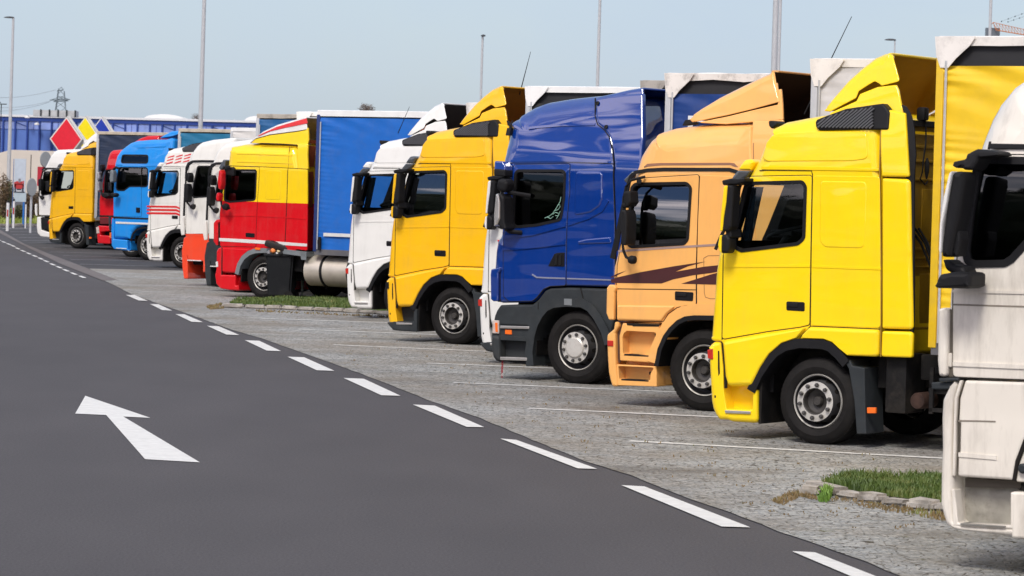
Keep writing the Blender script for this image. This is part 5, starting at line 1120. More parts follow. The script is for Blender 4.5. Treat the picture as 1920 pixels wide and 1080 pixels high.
# cobbles: small setts with dirty joints, moss and oil
COB = bpy.data.materials.new('cobble_setts'); COB.use_nodes = True; t = COB.node_tree; p = t.nodes['Principled BSDF']; p.inputs['Roughness'].default_value = .85
tcn = N(t, 'ShaderNodeTexCoord')
wv = N(t, 'ShaderNodeTexNoise'); wv.inputs['Scale'].default_value = 1.2; L(t, tcn.outputs['Object'], wv.inputs['Vector'])
wa = N(t, 'ShaderNodeMix', data_type='RGBA', blend_type='LINEAR_LIGHT'); wa.inputs['Factor'].default_value = .06; L(t, tcn.outputs['Object'], wa.inputs['A']); L(t, wv.outputs['Color'], wa.inputs['B'])
v1 = N(t, 'ShaderNodeTexVoronoi', feature='DISTANCE_TO_EDGE'); v1.inputs['Scale'].default_value = 13.5; v1.inputs['Randomness'].default_value = .8; L(t, wa.outputs['Result'], v1.inputs['Vector'])
v2 = N(t, 'ShaderNodeTexVoronoi', feature='F1'); v2.inputs['Scale'].default_value = 13.5; v2.inputs['Randomness'].default_value = .8; L(t, wa.outputs['Result'], v2.inputs['Vector'])
sep = N(t, 'ShaderNodeSeparateColor'); L(t, v2.outputs['Color'], sep.inputs[0])
stone = N(t, 'ShaderNodeValToRGB'); e = stone.color_ramp.elements; e[0].color = (.25, .26, .255, 1); e[1].color = (.38, .375, .35, 1); q = e.new(.5); q.color = (.31, .315, .30, 1); L(t, sep.outputs[0], stone.inputs[0])
def noisefac(sc, a, b, det=6, vec=None, rot=0, scl=(1, 1, 1)):
    mp = N(t, 'ShaderNodeMapping'); mp.inputs['Scale'].default_value = scl; mp.inputs['Rotation'].default_value = (0, 0, rot); L(t, tcn.outputs['Object'], mp.inputs[0])
    n = N(t, 'ShaderNodeTexNoise'); n.inputs['Scale'].default_value = sc; n.inputs['Detail'].default_value = det; n.inputs['Roughness'].default_value = .6; L(t, mp.outputs[0], n.inputs['Vector'])
    r = N(t, 'ShaderNodeMapRange'); r.inputs['From Min'].default_value = a; r.inputs['From Max'].default_value = b; L(t, n.outputs[0], r.inputs['Value']); return r.outputs[0]
jt = N(t, 'ShaderNodeMapRange'); jt.inputs['From Min'].default_value = .035; jt.inputs['From Max'].default_value = .10; jt.inputs['To Min'].default_value = 1; jt.inputs['To Max'].default_value = 0; L(t, v1.outputs['Distance'], jt.inputs['Value'])
jv = noisefac(7.5, .50, .58); jm = N(t, 'ShaderNodeMath', operation='MULTIPLY'); L(t, jt.outputs[0], jm.inputs[0]); L(t, jv, jm.inputs[1])
base = N(t, 'ShaderNodeMath', operation='MULTIPLY_ADD'); L(t, jt.outputs[0], base.inputs[0]); base.inputs[1].default_value = .24; L(t, jm.outputs[0], base.inputs[2])
cl = N(t, 'ShaderNodeClamp'); L(t, base.outputs[0], cl.inputs[0])
m1 = N(t, 'ShaderNodeMix', data_type='RGBA'); m1.inputs['B'].default_value = (.035, .028, .018, 1); L(t, cl.outputs[0], m1.inputs['Factor']); L(t, stone.outputs[0], m1.inputs['A'])
m2 = N(t, 'ShaderNodeMix', data_type='RGBA'); m2.inputs['B'].default_value = (.17, .14, .10, 1); L(t, m1.outputs['Result'], m2.inputs['A']); d2 = noisefac(.9, .42, .66, scl=(.6, .6, 1)); mm2 = N(t, 'ShaderNodeMath', operation='MULTIPLY'); mm2.inputs[1].default_value = .65; L(t, d2, mm2.inputs[0]); L(t, mm2.outputs[0], m2.inputs['Factor'])
m3 = N(t, 'ShaderNodeMix', data_type='RGBA'); m3.inputs['B'].default_value = (.045, .038, .030, 1); L(t, m2.outputs['Result'], m3.inputs['A']); d3 = noisefac(.8, .50, .70, rot=R(33), scl=(.4, 1, 1)); mm3 = N(t, 'ShaderNodeMath', operation='MULTIPLY'); mm3.inputs[1].default_value = .42; L(t, d3, mm3.inputs[0]); L(t, mm3.outputs[0], m3.inputs['Factor'])
m4 = N(t, 'ShaderNodeMix', data_type='RGBA'); m4.inputs['B'].default_value = (.12, .14, .04, 1); L(t, m3.outputs['Result'], m4.inputs['A']); d4 = noisefac(3.5, .62, .72); mm4 = N(t, 'ShaderNodeMath', operation='MULTIPLY'); L(t, d4, mm4.inputs[0]); L(t, cl.outputs[0], mm4.inputs[1]); L(t, mm4.outputs[0], m4.inputs['Factor'])
fn = noisefac(38, .30, .70, det=3, scl=(1, .4, 1)); fr_ = N(t, 'ShaderNodeMapRange'); fr_.inputs['To Min'].default_value = .76; fr_.inputs['To Max'].default_value = 1.30; L(t, fn, fr_.inputs['Value'])
fm_ = N(t, 'ShaderNodeVectorMath', operation='MULTIPLY'); L(t, m4.outputs['Result'], fm_.inputs[0]); L(t, fr_.outputs[0], fm_.inputs[1]); L(t, fm_.outputs[0], p.inputs['Base Color'])
bh = N(t, 'ShaderNodeMapRange'); bh.inputs['From Max'].default_value = .12; L(t, v1.outputs['Distance'], bh.inputs['Value'])
bb = N(t, 'ShaderNodeBump'); bb.inputs['Distance'].default_value = .006; L(t, bh.outputs[0], bb.inputs['Height']); L(t, bb.outputs[0], p.inputs['Normal'])

sheet('road', [(-600, -60), (600, -60), (600, 1500), (-600, 1500)], 0, ROAD)
G = lambda *a: [tuple(gnd(x, y)[:2]) for x, y in a]
edge = [(1685, 1080), (1622, 1054), (1548, 1028), (1474, 1002), (1400, 974), (1333, 950), (1267, 927), (1183, 893), (1100, 867), (1000, 827), (900, 785), (800, 750), (730, 722), (640, 688), (498, 638), (422, 615), (378, 598), (311, 575), (249, 553), (193, 525)]
rag = []
for i, (a, b) in enumerate(zip(edge, edge[1:])):
    A, B = gnd(*a), gnd(*b)
    for k in range(8):
        q = A.lerp(B, k / 8); q += Vector((.025 * noise.noise(q * 1.7), .05 * noise.noise(q * 1.3 + Vector((9, 0, 0))), 0)); rag.append((q.x, q.y))
e1, e2 = gnd(1685, 1080), gnd(1400, 974); dirn = (e1 - e2).normalized()
start = e1 + dirn * 15
sheet('parking_paving', [(start.x, start.y)] + rag + G((193, 525), (168, 504), (340, 508), (1100, 530)) + [(70, gnd(1100, 530).y - 10), (70, -20), (start.x + 20, -20)], .008, COB)
far = gnd(1100, 530)
sheet('parking_asphalt', G((1100, 531), (340, 509), (168, 505), (157, 501), (96, 478), (46, 458), (0, 436), (-40, 424), (-60, 421), (100, 421), (900, 440)) + [(80, gnd(900, 440).y), (80, far.y)], .004, LOT)
sheet('gutter_strip', G((-60, 414), (0, 431.5), (46, 458), (96, 478), (157, 501), (221, 526), (193, 527), (111, 494.5), (55, 466), (0, 438), (-60, 418)), .012, BAND)
WL = mat('marking_white', (.66, .66, .63), .7, var=.12, vs_=14, dirt=.35, dcol=(.28, .27, .26), ds=7)
WW = mat('worn_marking', (.62, .62, .59), .8, var=.2, vs_=10, dirt=.55, dcol=(.22, .21, .19), ds=9)
def mark(name, quads, z, m_):
    bm = bmesh.new()
    for q in quads:
        f = bm.faces.new([bm.verts.new((gnd(x, y).x, gnd(x, y).y, z)) for x, y in q])
        f.normal_update()
        if f.normal.z < 0: f.normal_flip()
    me = bpy.data.meshes.new(name); bm.to_mesh(me); bm.free(); me.materials.append(m_); o = link(name, me); o['kind'] = 'structure'; return o
near = [[(1485, 1036), (1528, 1038), (1660, 1090), (1612, 1090)], [(1165, 911.7), (1208, 914), (1407, 991), (1353, 989.5)], [(938, 824), (968, 826.5), (1120, 881), (1083, 880)], [(774, 760), (815, 762), (908, 802.5), (875, 802)], [(644, 710), (682, 711.5), (751, 743.5), (715, 742.5)],
        [(539, 670), (570, 671), (627, 696.5), (594, 695.5)], [(459, 639), (486, 640), (527, 659.5), (500, 658.5)]]
for q in near: mark('lane_dash', [q], .010, WL)
for q in ([(388, 612), (410, 613), (449, 629.5), (424, 628.5)], [(329, 590), (346, 590.5), (381, 605.5), (359, 604.5)], [(281, 571), (297, 571.5), (323, 583.5), (304, 582.5)], [(236, 554), (252, 554), (277, 565), (260, 564.5)]): mark('lane_dash', [q], .012, WW if q[0][0] > 300 else WW)
for cx, cy in ((154.3, 520), (138.5, 514), (124, 507.8), (111, 502), (99, 496.7), (87, 490.7), (76.3, 485.6), (65, 480.7), (54, 476), (43.5, 471.3), (33.3, 466.5), (24.6, 461.7), (16.3, 458.3), (7, 454.4), (-2, 450.5), (-10, 446.5)):
    k = (cy - 330) / 190 ; a, b = 8.2 * k, 2.0 * k
    mark('lane_dash', [[(cx - a, cy - b), (cx - a * .25, cy - b), (cx + a, cy + b), (cx + a * .1, cy + b)]], .014, WL)
mark('arrow', [[(160, 743), (282, 784.4), (231, 782), (374.7, 868), (272, 862), (199, 779), (141, 776.4)]], .006, WL)
def line(a, b, wd=.15, m_=WW, z=.014):
    A, B = gnd(*a), gnd(*b); d_ = (B - A).normalized(); n_ = Vector((-d_.y, d_.x, 0)) * wd / 2; bm = bmesh.new(); n = max(2, int((B - A).length / .4)); V = []
    for i in range(n + 1):
        q = A.lerp(B, i / n); j = 1 + .3 * noise.noise(q * 2.1); V.append((bm.verts.new((q + n_ * j).to_tuple()[:2] + (z,)), bm.verts.new((q - n_ * j).to_tuple()[:2] + (z,))))
    for i in range(n):
        f = bm.faces.new((V[i][1], V[i + 1][1], V[i + 1][0], V[i][0]))
    me = bpy.data.meshes.new('bay_line'); bm.to_mesh(me); bm.free(); me.materials.append(m_); o = link('bay_line', me); o['kind'] = 'structure'
for a, b in (((1180, 829), (2100, 880)), ((990, 767.5), (1500, 791)), ((850, 719), (1330, 739.5)), ((800, 682.5), (1100, 694.5)), ((625, 648), (1000, 664)), ((560, 619), (820, 629)), ((478, 598), (760, 607.5))): line(a, b)
WD = mat('faint_marking', (.24, .24, .24), .8, var=.2, vs_=6, dirt=.4, dcol=(.09, .09, .09))
for a, b in (((18, 435), (110, 435)), ((24, 440.5), (120, 441)), ((35, 446), (120, 446.3)), ((41, 451.7), (130, 452.3)), ((54, 456), (150, 456.5)), ((76, 465.5), (220, 466.5)), ((93, 473), (300, 478.5)), ((118.5, 480), (300, 485)), ((133, 487), (320, 491)), ((150, 496), (350, 502))): line(a, b, .22, WD)

# ---- planted islands with kerb stones
KER = mat('kerb_granite', (.36, .33, .29), .85, var=.35, vs_=7, bump=.006, bs=30, dirt=.75, dcol=(.13, .10, .06), ds=4)
def kerb(pts, hgt=.085, wd=.18, seg=.38):
    bm = bmesh.new(); P_ = [gnd(*p) for p in pts]
    for A, B in zip(P_, P_[1:]):
        n = max(1, round((B - A).length / seg)); d_ = (B - A) / n; u = d_.normalized(); v = Vector((-u.y, u.x, 0))
        for k in range(n):
            o_ = A + d_ * k; r_ = bmesh.ops.create_cube(bm, size=1); h_ = hgt * random.uniform(.85, 1.1); w_ = wd * random.uniform(.9, 1.1)
            for q in r_['verts']:
                c = q.co; q.co = o_ + u * (c.x + .5) * (d_.length - .015) + v * c.y * w_ + Vector((0, 0, (c.z + .5) * h_ - .0)) + Vector((random.uniform(-.01, .01), random.uniform(-.01, .01), random.uniform(-.012, .012)))
            bmesh.ops.bevel(bm, geom=list(set(e_ for q in r_['verts'] for e_ in q.link_edges)), offset=.026, segments=2, affect='EDGES')
    for v in bm.verts: v.co += Vector((noise.noise(v.co * 9), noise.noise(v.co * 9 + Vector((5, 0, 0))), noise.noise(v.co * 7 + Vector((0, 5, 0))))) * .012
    o = mk('kerb', bm, KER, None); o['kind'] = 'structure'; return o
def grassmat(name, a, b, c):
    M = bpy.data.materials.new(name); M.use_nodes = True; t = M.node_tree; p = t.nodes['Principled BSDF']; p.inputs['Roughness'].default_value = .6
    tcn = N(t, 'ShaderNodeTexCoord'); n = N(t, 'ShaderNodeTexNoise'); n.inputs['Scale'].default_value = 2.2; n.inputs['Detail'].default_value = 8; n.inputs['Roughness'].default_value = .75; L(t, tcn.outputs['Object'], n.inputs['Vector'])
    r = N(t, 'ShaderNodeValToRGB'); e = r.color_ramp.elements; e[0].position = .35; e[0].color = (*a, 1); e[1].position = .68; e[1].color = (*c, 1); q = e.new(.52); q.color = (*b, 1); L(t, n.outputs[0], r.inputs[0]); L(t, r.outputs[0], p.inputs['Base Color'])
    return M
GR = grassmat('grass_green', (.030, .058, .008), (.075, .125, .016), (.19, .18, .05)); DRY = grassmat('dry_weed', (.10, .085, .035), (.20, .13, .05), (.14, .19, .04)); FARG = grassmat('far_grass', (.09, .13, .02), (.20, .25, .03), (.30, .32, .05))
SOIL = mat('soil', (.07, .06, .035), .95, var=.4)
def blades(bm, poly, n, h0, h1, wd, z0=.1):
    xs = [p[0] for p in poly]; ys = [p[1] for p in poly]; c = 0
    while c < n:
        x, y = random.uniform(min(xs), max(xs)), random.uniform(min(ys), max(ys))
        if not ptinpoly(x, y, poly): continue
        if noise.noise(Vector((x * 2.3, y * 1.1, 7))) < random.uniform(-.75, .15): continue
        c += 1; cl_ = noise.noise(Vector((x * 1.5, y * .8, 3))); h_ = random.uniform(h0, h1) * (1 + .7 * cl_); a = random.uniform(0, 6.28); l_ = random.uniform(.1, .6) * h_
        d_ = Vector((math.cos(a), math.sin(a), 0)); s_ = Vector((1, random.uniform(-.5, .5), 0)).normalized() * wd
        b0 = Vector((x, y, z0)); m_ = b0 + d_ * l_ * .35 + Vector((0, 0, h_ * .6)); tp = b0 + d_ * l_ + Vector((0, 0, h_))
        v = [bm.verts.new(q) for q in (b0 - s_, b0 + s_, m_ + s_ * .8, m_ - s_ * .8, tp)]
        bm.faces.new((v[0], v[1], v[2], v[3])); bm.faces.new((v[3], v[2], v[4]))
def grass(poly, n, h0, h1, wd, m_, z0=.1, name='grass'):
    bm = bmesh.new(); blades(bm, poly, n, h0, h1, wd, z0); me = bpy.data.meshes.new(name); bm.to_mesh(me); bm.free(); me.materials.append(m_); o = link(name, me); o['kind'] = 'stuff'; return o
kerb([(1517, 931), (1531, 917)], seg=.3); kerb([(1529, 922), (1580, 933), (1660, 946), (1760, 960), (1960, 985)]); kerb([(1531, 919), (1570, 911), (1600, 906)], hgt=.05)
isl = G((1536, 921), (1560, 913), (1600, 907), (1680, 905), (1780, 909), (2050, 924), (2050, 985), (1765, 955), (1660, 942), (1580, 929), (1540, 922))
sheet('soil_bed', isl, .055, SOIL); grass(isl, 13000, .03, .085, .005, GR, .055)
grass(G((1560, 918), (1600, 908), (1660, 906), (1690, 912), (1620, 918)), 500, .06, .13, .005, GR, .055)
weeds = G((1445, 943), (1480, 927), (1515, 925), (1530, 935), (1540, 942), (1500, 935), (1470, 950)); grass(weeds, 420, .01, .05, .005, DRY, .012, 'dry_weeds')
weeds2 = G((1560, 936), (1660, 950), (1780, 968), (1780, 982), (1660, 962), (1560, 943)); grass(weeds2, 420, .01, .045, .005, DRY, .012, 'dry_weeds')
tuft = G((1533, 944), (1547, 930), (1559, 932), (1552, 945)); grass(tuft, 200, .05, .12, .008, grassmat('fresh_weed', (.08, .17, .02), (.14, .26, .03), (.2, .32, .05)), .012, 'weed_tuft')
kerb([(416, 577.5), (500, 580), (620, 585), (735, 591.5), (950, 603)], hgt=.085); sheet('soil_bed', G((425, 576), (440, 567), (560, 562), (700, 566), (980, 580), (950, 602), (735, 590), (620, 583.5), (500, 578.5)), .05, SOIL)
isl2 = G((430, 574), (445, 567), (560, 562), (700, 566), (980, 580), (950, 600), (735, 589), (620, 583), (500, 578)); grass(isl2, 12000, .03, .09, .010, GR, .05)
grass(G((385, 577), (415, 570), (420, 580), (395, 582)), 260, .01, .05, .01, DRY, .012, 'dry_weeds'); grass(G((480, 583), (735, 594), (735, 597), (480, 586)), 260, .01, .04, .01, DRY, .012, 'dry_weeds')
# moss and litter scattered over the setts
bm = bmesh.new()
for _ in range(500):
    x = random.uniform(450, 1750); y = random.uniform(600, 1000)
    if not ptinpoly(x, y, [(400, 585), (740, 600), (1300, 790), (1750, 880), (1750, 1060), (1600, 1035), (1180, 880), (800, 740), (500, 628)]): continue
    c = gnd(x, y); n_ = random.randint(1, 4)
    pl = [(c.x - .05, c.y - .1), (c.x + .05, c.y - .1), (c.x + .05, c.y + .1), (c.x - .05, c.y + .1)]; blades(bm, pl, n_, .008, .025, .006, .010)
me = bpy.data.meshes.new('joint_weeds'); bm.to_mesh(me); bm.free(); me.materials.append(DRY); o = link('joint_weeds', me); o['kind'] = 'stuff'

# ================================================================== litter bin and marker post by the far island
B0 = gnd(527, 562); BIN = empty('litter_bin', B0, R(-8), label='overfull black wheeled bin in front of the red and yellow truck', cat='bin')
BB = mat('bin_plastic', (.008, .009, .010), .5, dirt=.25, dcol=(.06, .06, .055))
bm = bmesh.new(); r_ = bmesh.ops.create_cube(bm, size=1)
for v in r_['verts']: k = .82 if v.co.z < 0 else 1.0; v.co = Vector((v.co.x * .60 * k, v.co.y * .62 * k, (v.co.z + .5) * .90 + .07))
bmesh.ops.bevel(bm, geom=bm.edges[:], offset=.04, segments=3, affect='EDGES'); mk('bin_body', bm, BB, BIN)
bm = bmesh.new(); box(bm, -.335, .335, -.34, .34, .93, .985, bev=.015); mk('bin_rim', bm, BB, BIN)
bm = bmesh.new(); box(bm, -.36, .34, -.35, .35, -.09, .05, bev=.04)
for k in range(4): box(bm, -.25, .3, -.26 + k * .15, -.20 + k * .15, .05, .065)
for v in bm.verts: v.co = Matrix.Rotation(R(15), 4, 'Y') @ (v.co + Vector((-.34, 0, 0))) + Vector((.36, 0, 1.0 + .05))
mk('bin_lid', bm, mat('lid_plastic', (.022, .018, .017), .45, dirt=.3, dcol=(.07, .06, .05)), BIN)
bm = bmesh.new(); tube(bm, [(.36, -.3, .97), (.42, -.3, 1.0), (.42, .3, 1.0), (.36, .3, .97)], .02, 8); mk('bin_handle', bm, BB, BIN)
for y in (-.30, .30): bm = bmesh.new(); lathe(bm, [(.1, -.02), (.1, .03), (.04, .03)], 20, c=(.22, y, .10)); mk('bin_wheel', bm, TYRE, BIN)
LM = [mat('litter_' + n_, c_, .5) for n_, c_ in (('orange', (.75, .22, .05)), ('cream', (.75, .62, .35)), ('black', (.02, .02, .02)), ('green', (.05, .10, .04)), ('white', (.7, .7, .68)))]
for k in range(13):
    bm = bmesh.new(); bmesh.ops.create_icosphere(bm, subdivisions=2, radius=random.uniform(.04, .075))
    for v in bm.verts: v.co = v.co * (1 + .5 * noise.noise(v.co * 14 + Vector((k, 0, 0))))
    o = mk('litter', bm, LM[k % 5], None, smooth=False); o.location = BIN.matrix_world @ Vector((0, 0, 0)) if False else B0 + Vector((random.uniform(-.30, .0), random.uniform(-.33, -.05), 1.0 + random.uniform(0, .06)))
    tag(o, 'crumpled litter spilling from the lid of the black wheeled bin', 'litter', 'litter in the bin')
P0 = gnd(566, 560); bm = bmesh.new(); tube(bm, [(0, 0, 0), (-.0, 0, 1.17)], .028, 8); o = mk('marker_post', bm, mat('post_grey_green', (.40, .46, .38), .6, dirt=.4)); o.location = P0; tag(o, 'thin pale post beside the black wheeled bin', 'post')

# ================================================================== poles
def lamp_post(label, px, py, Y, r0, r1, head=None, over=0, group='street lamps behind the trucks', name='street_lamp'):
    tp = at(px, py, Y); root = empty(name, (tp.x, tp.y, 0), 0, label=label, cat='street lamp' if head else 'flagpole', group=group)
    bm = bmesh.new(); tube(bm, [(0, 0, 0), (0, 0, tp.z + over)], [r0, r1], 12); mk('pole', bm, STEEL, root)
    bm = bmesh.new(); box(bm, -.25, .25, -.25, .25, 0, .05, bev=.01); mk('foot_plate', bm, STEEL, root)
    if head == 'left' or head == 'front':
        l_ = .62 if head == 'left' else .25; bm = bmesh.new(); n = 12; V = []
        for i in range(n + 1):
            s_ = i / n; x = -l_ * s_ + .05; hh = .10 * math.sqrt(max(.02, math.sin(math.pi * min(1, s_ * .9 + .1)))); wd = (.16 if head == 'left' else .27) * math.sqrt(max(.05, math.sin(math.pi * (s_ * .9 + .06))))
            V.append([bm.verts.new((x, wd * math.cos(a * math.pi / 4), tp.z + over + .02 + hh * .8 * max(math.sin(a * math.pi / 4), -.35))) for a in range(8)])
        for i in range(n):
            for k in range(8): bm.faces.new((V[i][k], V[i][(k + 1) % 8], V[i + 1][(k + 1) % 8], V[i + 1][k]))
        bm.faces.new(V[0]); bm.faces.new(V[-1])
        if head == 'front':
            for v in bm.verts: v.co.x += .1
        mk('lamp_head', bm, mat('lamp_housing', (.06, .062, .065), .5), root)
    elif head is None:
        bm = bmesh.new(); bmesh.ops.create_uvsphere(bm, u_segments=12, v_segments=8, radius=r1 * 2)
        for v in bm.verts: v.co.z += tp.z + over
        mk('pole_cap', bm, STEEL, root)
    return root
lamp_post('tall slim street lamp at the left edge with a dark head pointing left', 25, 34, 190, .13, .07, 'left')
lamp_post('slim street lamp with a small flat dark head above the orange yellow cab', 905, 68, 170, .07, .06, 'front')
lamp_post('street lamp peeping over the bright yellow cab roof', 1678, 76, 175, .05, .04, 'left')
lamp_post('tall thin flagpole in front of the blue warehouse', 383, 0, 200, .16, .11, None, 3, 'flagpoles along the lot', 'flagpole')
lamp_post('thin flagpole above the deep blue cab roof', 1125, 0, 180, .11, .075, None, 3, 'flagpoles along the lot', 'flagpole')
lamp_post('thickest flagpole, rising behind the tan roof deflector', 1455, 0, 130, .14, .11, None, 3, 'flagpoles along the lot', 'flagpole')
lamp_post('slimmer flagpole standing just right of the thickest one', 1463.5, 0, 160, .085, .075, None, 3, 'flagpoles along the lot', 'flagpole')
lamp_post('flagpole at the right, above the yellow curtain trailer', 1858, 0, 150, .08, .07, None, 3, 'flagpoles along the lot', 'flagpole')
# twin-arm floodlight far left
tp = at(2.5, 196, 420); fl = empty('flood_light', (tp.x, tp.y, 0), label='far floodlight mast with a flat double head at the left edge', cat='floodlight')
bm = bmesh.new(); tube(bm, [(0, 0, 0), (0, 0, tp.z)], .06, 8); mk('pole', bm, DRK, fl); bm = bmesh.new(); box(bm, -.8, .7, -.2, .2, tp.z, tp.z + .12); box(bm, -.7, -.1, -.2, .2, tp.z + .2, tp.z + .32); mk('lamp_head', bm, GRY, fl, smooth=False)

# ================================================================== blue warehouse
def wallpts(x, y, Y): v = at(x, y, Y); return v
Yb = 520.0; L0 = at(-260, 222, Yb); R0 = at(1000, 222, Yb - 30); ztop = at(0, 218.5, Yb - 6).z
ux_ = (R0 - L0); ux_.z = 0; Lw = ux_.length; ang = math.atan2(ux_.y, ux_.x)
WHS = empty('warehouse', (L0.x, L0.y, 0), ang, label='long blue panelled warehouse behind the far trucks', cat='building')
bm = bmesh.new(); box(bm, 0, Lw, 0, 60, 0, ztop - .05); mk('wall', bm, mat('warehouse_blue', (.085, .165, .46), .5, var=.08, vs_=.4), WHS, smooth=False)
zb_ = at(0, 241, Yb - 6).z
bm = bmesh.new(); box(bm, 0, Lw, -.12, .0, zb_, ztop - .6); mk('translucent_band', bm, mat('pale_blue_band', (.22, .30, .62), .3, var=.35, vs_=.35), WHS, smooth=False)
bm = bmesh.new(); box(bm, -.2, Lw, -.5, 60, ztop - .0, ztop + .35); mk('roof_edge', bm, mat('roof_white', (.66, .67, .68), .5), WHS, smooth=False)
bm = bmesh.new(); box(bm, -.1, Lw, -.3, .0, ztop - .62, ztop - .0); mk('cornice', bm, mat('cobalt_trim', (.012, .045, .24), .5), WHS, smooth=False)
step = 24.2 / 6000 * Yb; k = 0
while k * step < Lw and k < 95:
    bm = bmesh.new(); box(bm, k * step - .13, k * step + .13, -.38, -.12, 0, ztop - .6); mk('mullion', bm, MATS['cobalt_trim'], WHS, smooth=False)
    if k % 4 == 1:
        bm = bmesh.new(); tube(bm, [(k * step, -.2, ztop - .8), (k * step + step, -.2, zb_ + .4)], .05, 5); mk('brace', bm, MATS['cobalt_trim'], WHS)
    if k % 2 == 0: bm = bmesh.new(); box(bm, (k + .5) * step - .04, (k + .5) * step + .04, -.2, -.12, zb_, ztop - .6); mk('thin_mullion', bm, mat('mid_blue_trim', (.06, .10, .36), .5), WHS, smooth=False)
    k += 1
def boxat(name, x0, y0, x1, y1, Y, dep, m_, **kw):
    a, b = at(x0, y1, Y), at(x1, y0, Y); bm = bmesh.new(); box(bm, 0, b.x - a.x, 0, dep, 0, b.z - a.z); o = mk(name, bm, m_, smooth=False); o.location = a; return tag(o, **kw) if kw else o
RP = empty('roof_plant', at(62, 217.5, 505), label='low grey louvred plant screen on the warehouse roof', cat='roof plant')
p0, p1 = at(62, 219, 505), at(143, 209.5, 505); bm = bmesh.new(); box(bm, 0, p1.x - p0.x, 0, 3, .0, p1.z - p0.z); mk('screen', bm, mat('louvre_grey', (.46, .47, .47), .6, var=.15, vs_=1), RP, smooth=False)
for k in range(5): bm = bmesh.new(); x = (k + .9) * (p1.x - p0.x) / 5; box(bm, x - .12, x + .12, -.15, -.01, 0, p1.z - p0.z + .1); mk('stanchion', bm, GRY, RP, smooth=False)
for (xa, xb, yt, yb), lab in (((270, 345, 213, 222.5), 'low white barrel rooflight on the warehouse roof, left of the flagpole'), ((458, 500, 217, 228), 'low white barrel rooflight beside the faded blue trailer')):
    a, b = at(xa, yb, 540), at(xb, yb, 540); hh = at(xa, yt, 540).z - a.z; bm = bmesh.new(); V = []
    for i in range(13):
        q = math.pi * i / 12; V.append((bm.verts.new((a.x + (b.x - a.x) * (1 - math.cos(q)) / 2, 540, a.z + hh * math.sin(q))), bm.verts.new((a.x + (b.x - a.x) * (1 - math.cos(q)) / 2, 550, a.z + hh * math.sin(q)))))
    for i in range(12): bm.faces.new((V[i][0], V[i + 1][0], V[i + 1][1], V[i][1]))
    bm.faces.new([v[0] for v in V]); bm.faces.new([v[1] for v in V])
    tag(mk('rooflight', bm, mat('pvc_white', (.68, .68, .66), .5), ang=50), lab, 'rooflight')
for (x, y), lab in (((51, 221), 'pale round wall lamp near the warehouse roof, leftmost'), ((69, 234), 'white dish lamp with a dark underside on the warehouse wall'), ((363, 229), 'pale lamp on the warehouse wall beside the flagpole'), ((437, 229.5), 'pale lamp on the warehouse wall above the off white trailer')):
    c = at(x, y, 510); bm = bmesh.new(); lathe(bm, [(.05, .35), (.35, .25), (.42, 0), (.30, -.06), (.02, -.08)], 16, axis='z'); tube(bm, [(0, 0, .3), (0, 3, .6)], .05, 6)
    o = mk('wall_lamp', bm, WHT); o.location = c; tag(o, lab, 'lamp', 'lamps on the warehouse wall')
# pale hall in front of it
HL = empty('market_hall', at(-300, 330, 330), label='pale beige hall with a low pitched roof below the warehouse wall', cat='building')
HL.location.z = 0; zz = at(60, 282, 330).z; wl = at(-300, 300, 330).x; wr = at(175, 300, 330).x; xk = at(21, 282, 330).x
HL.location = (wl, 330, 0); ze = at(-5, 290.5, 330).z
bm = bmesh.new(); V = [(0, ze - 2.4), (xk - wl - 4, ze - .6), (xk - wl, zz), (wr - wl, zz), (wr - wl, 0), (0, 0)]
A = [bm.verts.new((x, 0, z)) for x, z in V]; B = [bm.verts.new((x, 25, z)) for x, z in V]; bm.faces.new(A); bm.faces.new(B)
for i in range(6): bm.faces.new((A[i], A[i - 1], B[i - 1], B[i]))
mk('wall', bm, mat('hall_cream', (.60, .54, .46), .6, var=.04, vs_=.3), HL, smooth=False)
# transmission tower and wires
PY = empty('transmission_tower', (at(115, 165, 1300).x, 1300, 0), label='distant steel lattice power pylon above the warehouse roof', cat='pylon'); zt = at(113, 166, 1300).z
bm = bmesh.new(); u = 1300 / 6000
def pyl(a, b, r=.16): tube(bm, [a, b], r, 4)
for sx in (-1, 1):
    for sy in (-1, 1): pyl((sx * 5, sy * 3, 0), (sx * 1.2, sy * .8, zt - 1))
n = 14
for i in range(n):
    z0, z1 = zt * i / n, zt * (i + 1) / n; w0 = 5 - 3.8 * i / n; w1 = 5 - 3.8 * (i + 1) / n
    for s_ in (-1, 1): pyl((-s_ * w0, -1, z0), (s_ * w1, -1, z1), .12)
mk('lattice', bm, mat('pylon_grey', (.16, .20, .22), .6), PY)
for zz_, l_, r_ in ((zt - .5, 8 * u, 4 * u), (zt - 20 * u, 21 * u, 17 * u), (zt - 22.5 * u, 14 * u, 14 * u)):
    bm = bmesh.new(); pyl((-l_, 0, zz_ - .5), (r_, 0, zz_), .22); pyl((-l_ * .9, 0, zz_ - .4), (0, 0, zz_ + 1.1), .14); pyl((r_ * .9, 0, zz_), (0, 0, zz_ + 1.1), .14); mk('cross_arm', bm, MATS['pylon_grey'], PY)
for lab, a, b in (('upper power line reaching the pylon', (-20, 183), (105, 168.5)), ('middle power line reaching the pylon', (-20, 201), (94, 189.5)), ('lowest power line reaching the pylon', (-20, 209), (94, 191))):
    A, B = at(*a, 1250), at(*b, 1300); bm = bmesh.new(); tube(bm, [A.lerp(B, i / 12) - Vector((0, 0, 1.1 * math.sin(math.pi * i / 12))) for i in range(13)], .07, 4); tag(mk('power_line', bm, mat('wire_grey', (.3, .33, .35), .6)), lab, 'power line', 'power lines at the left')

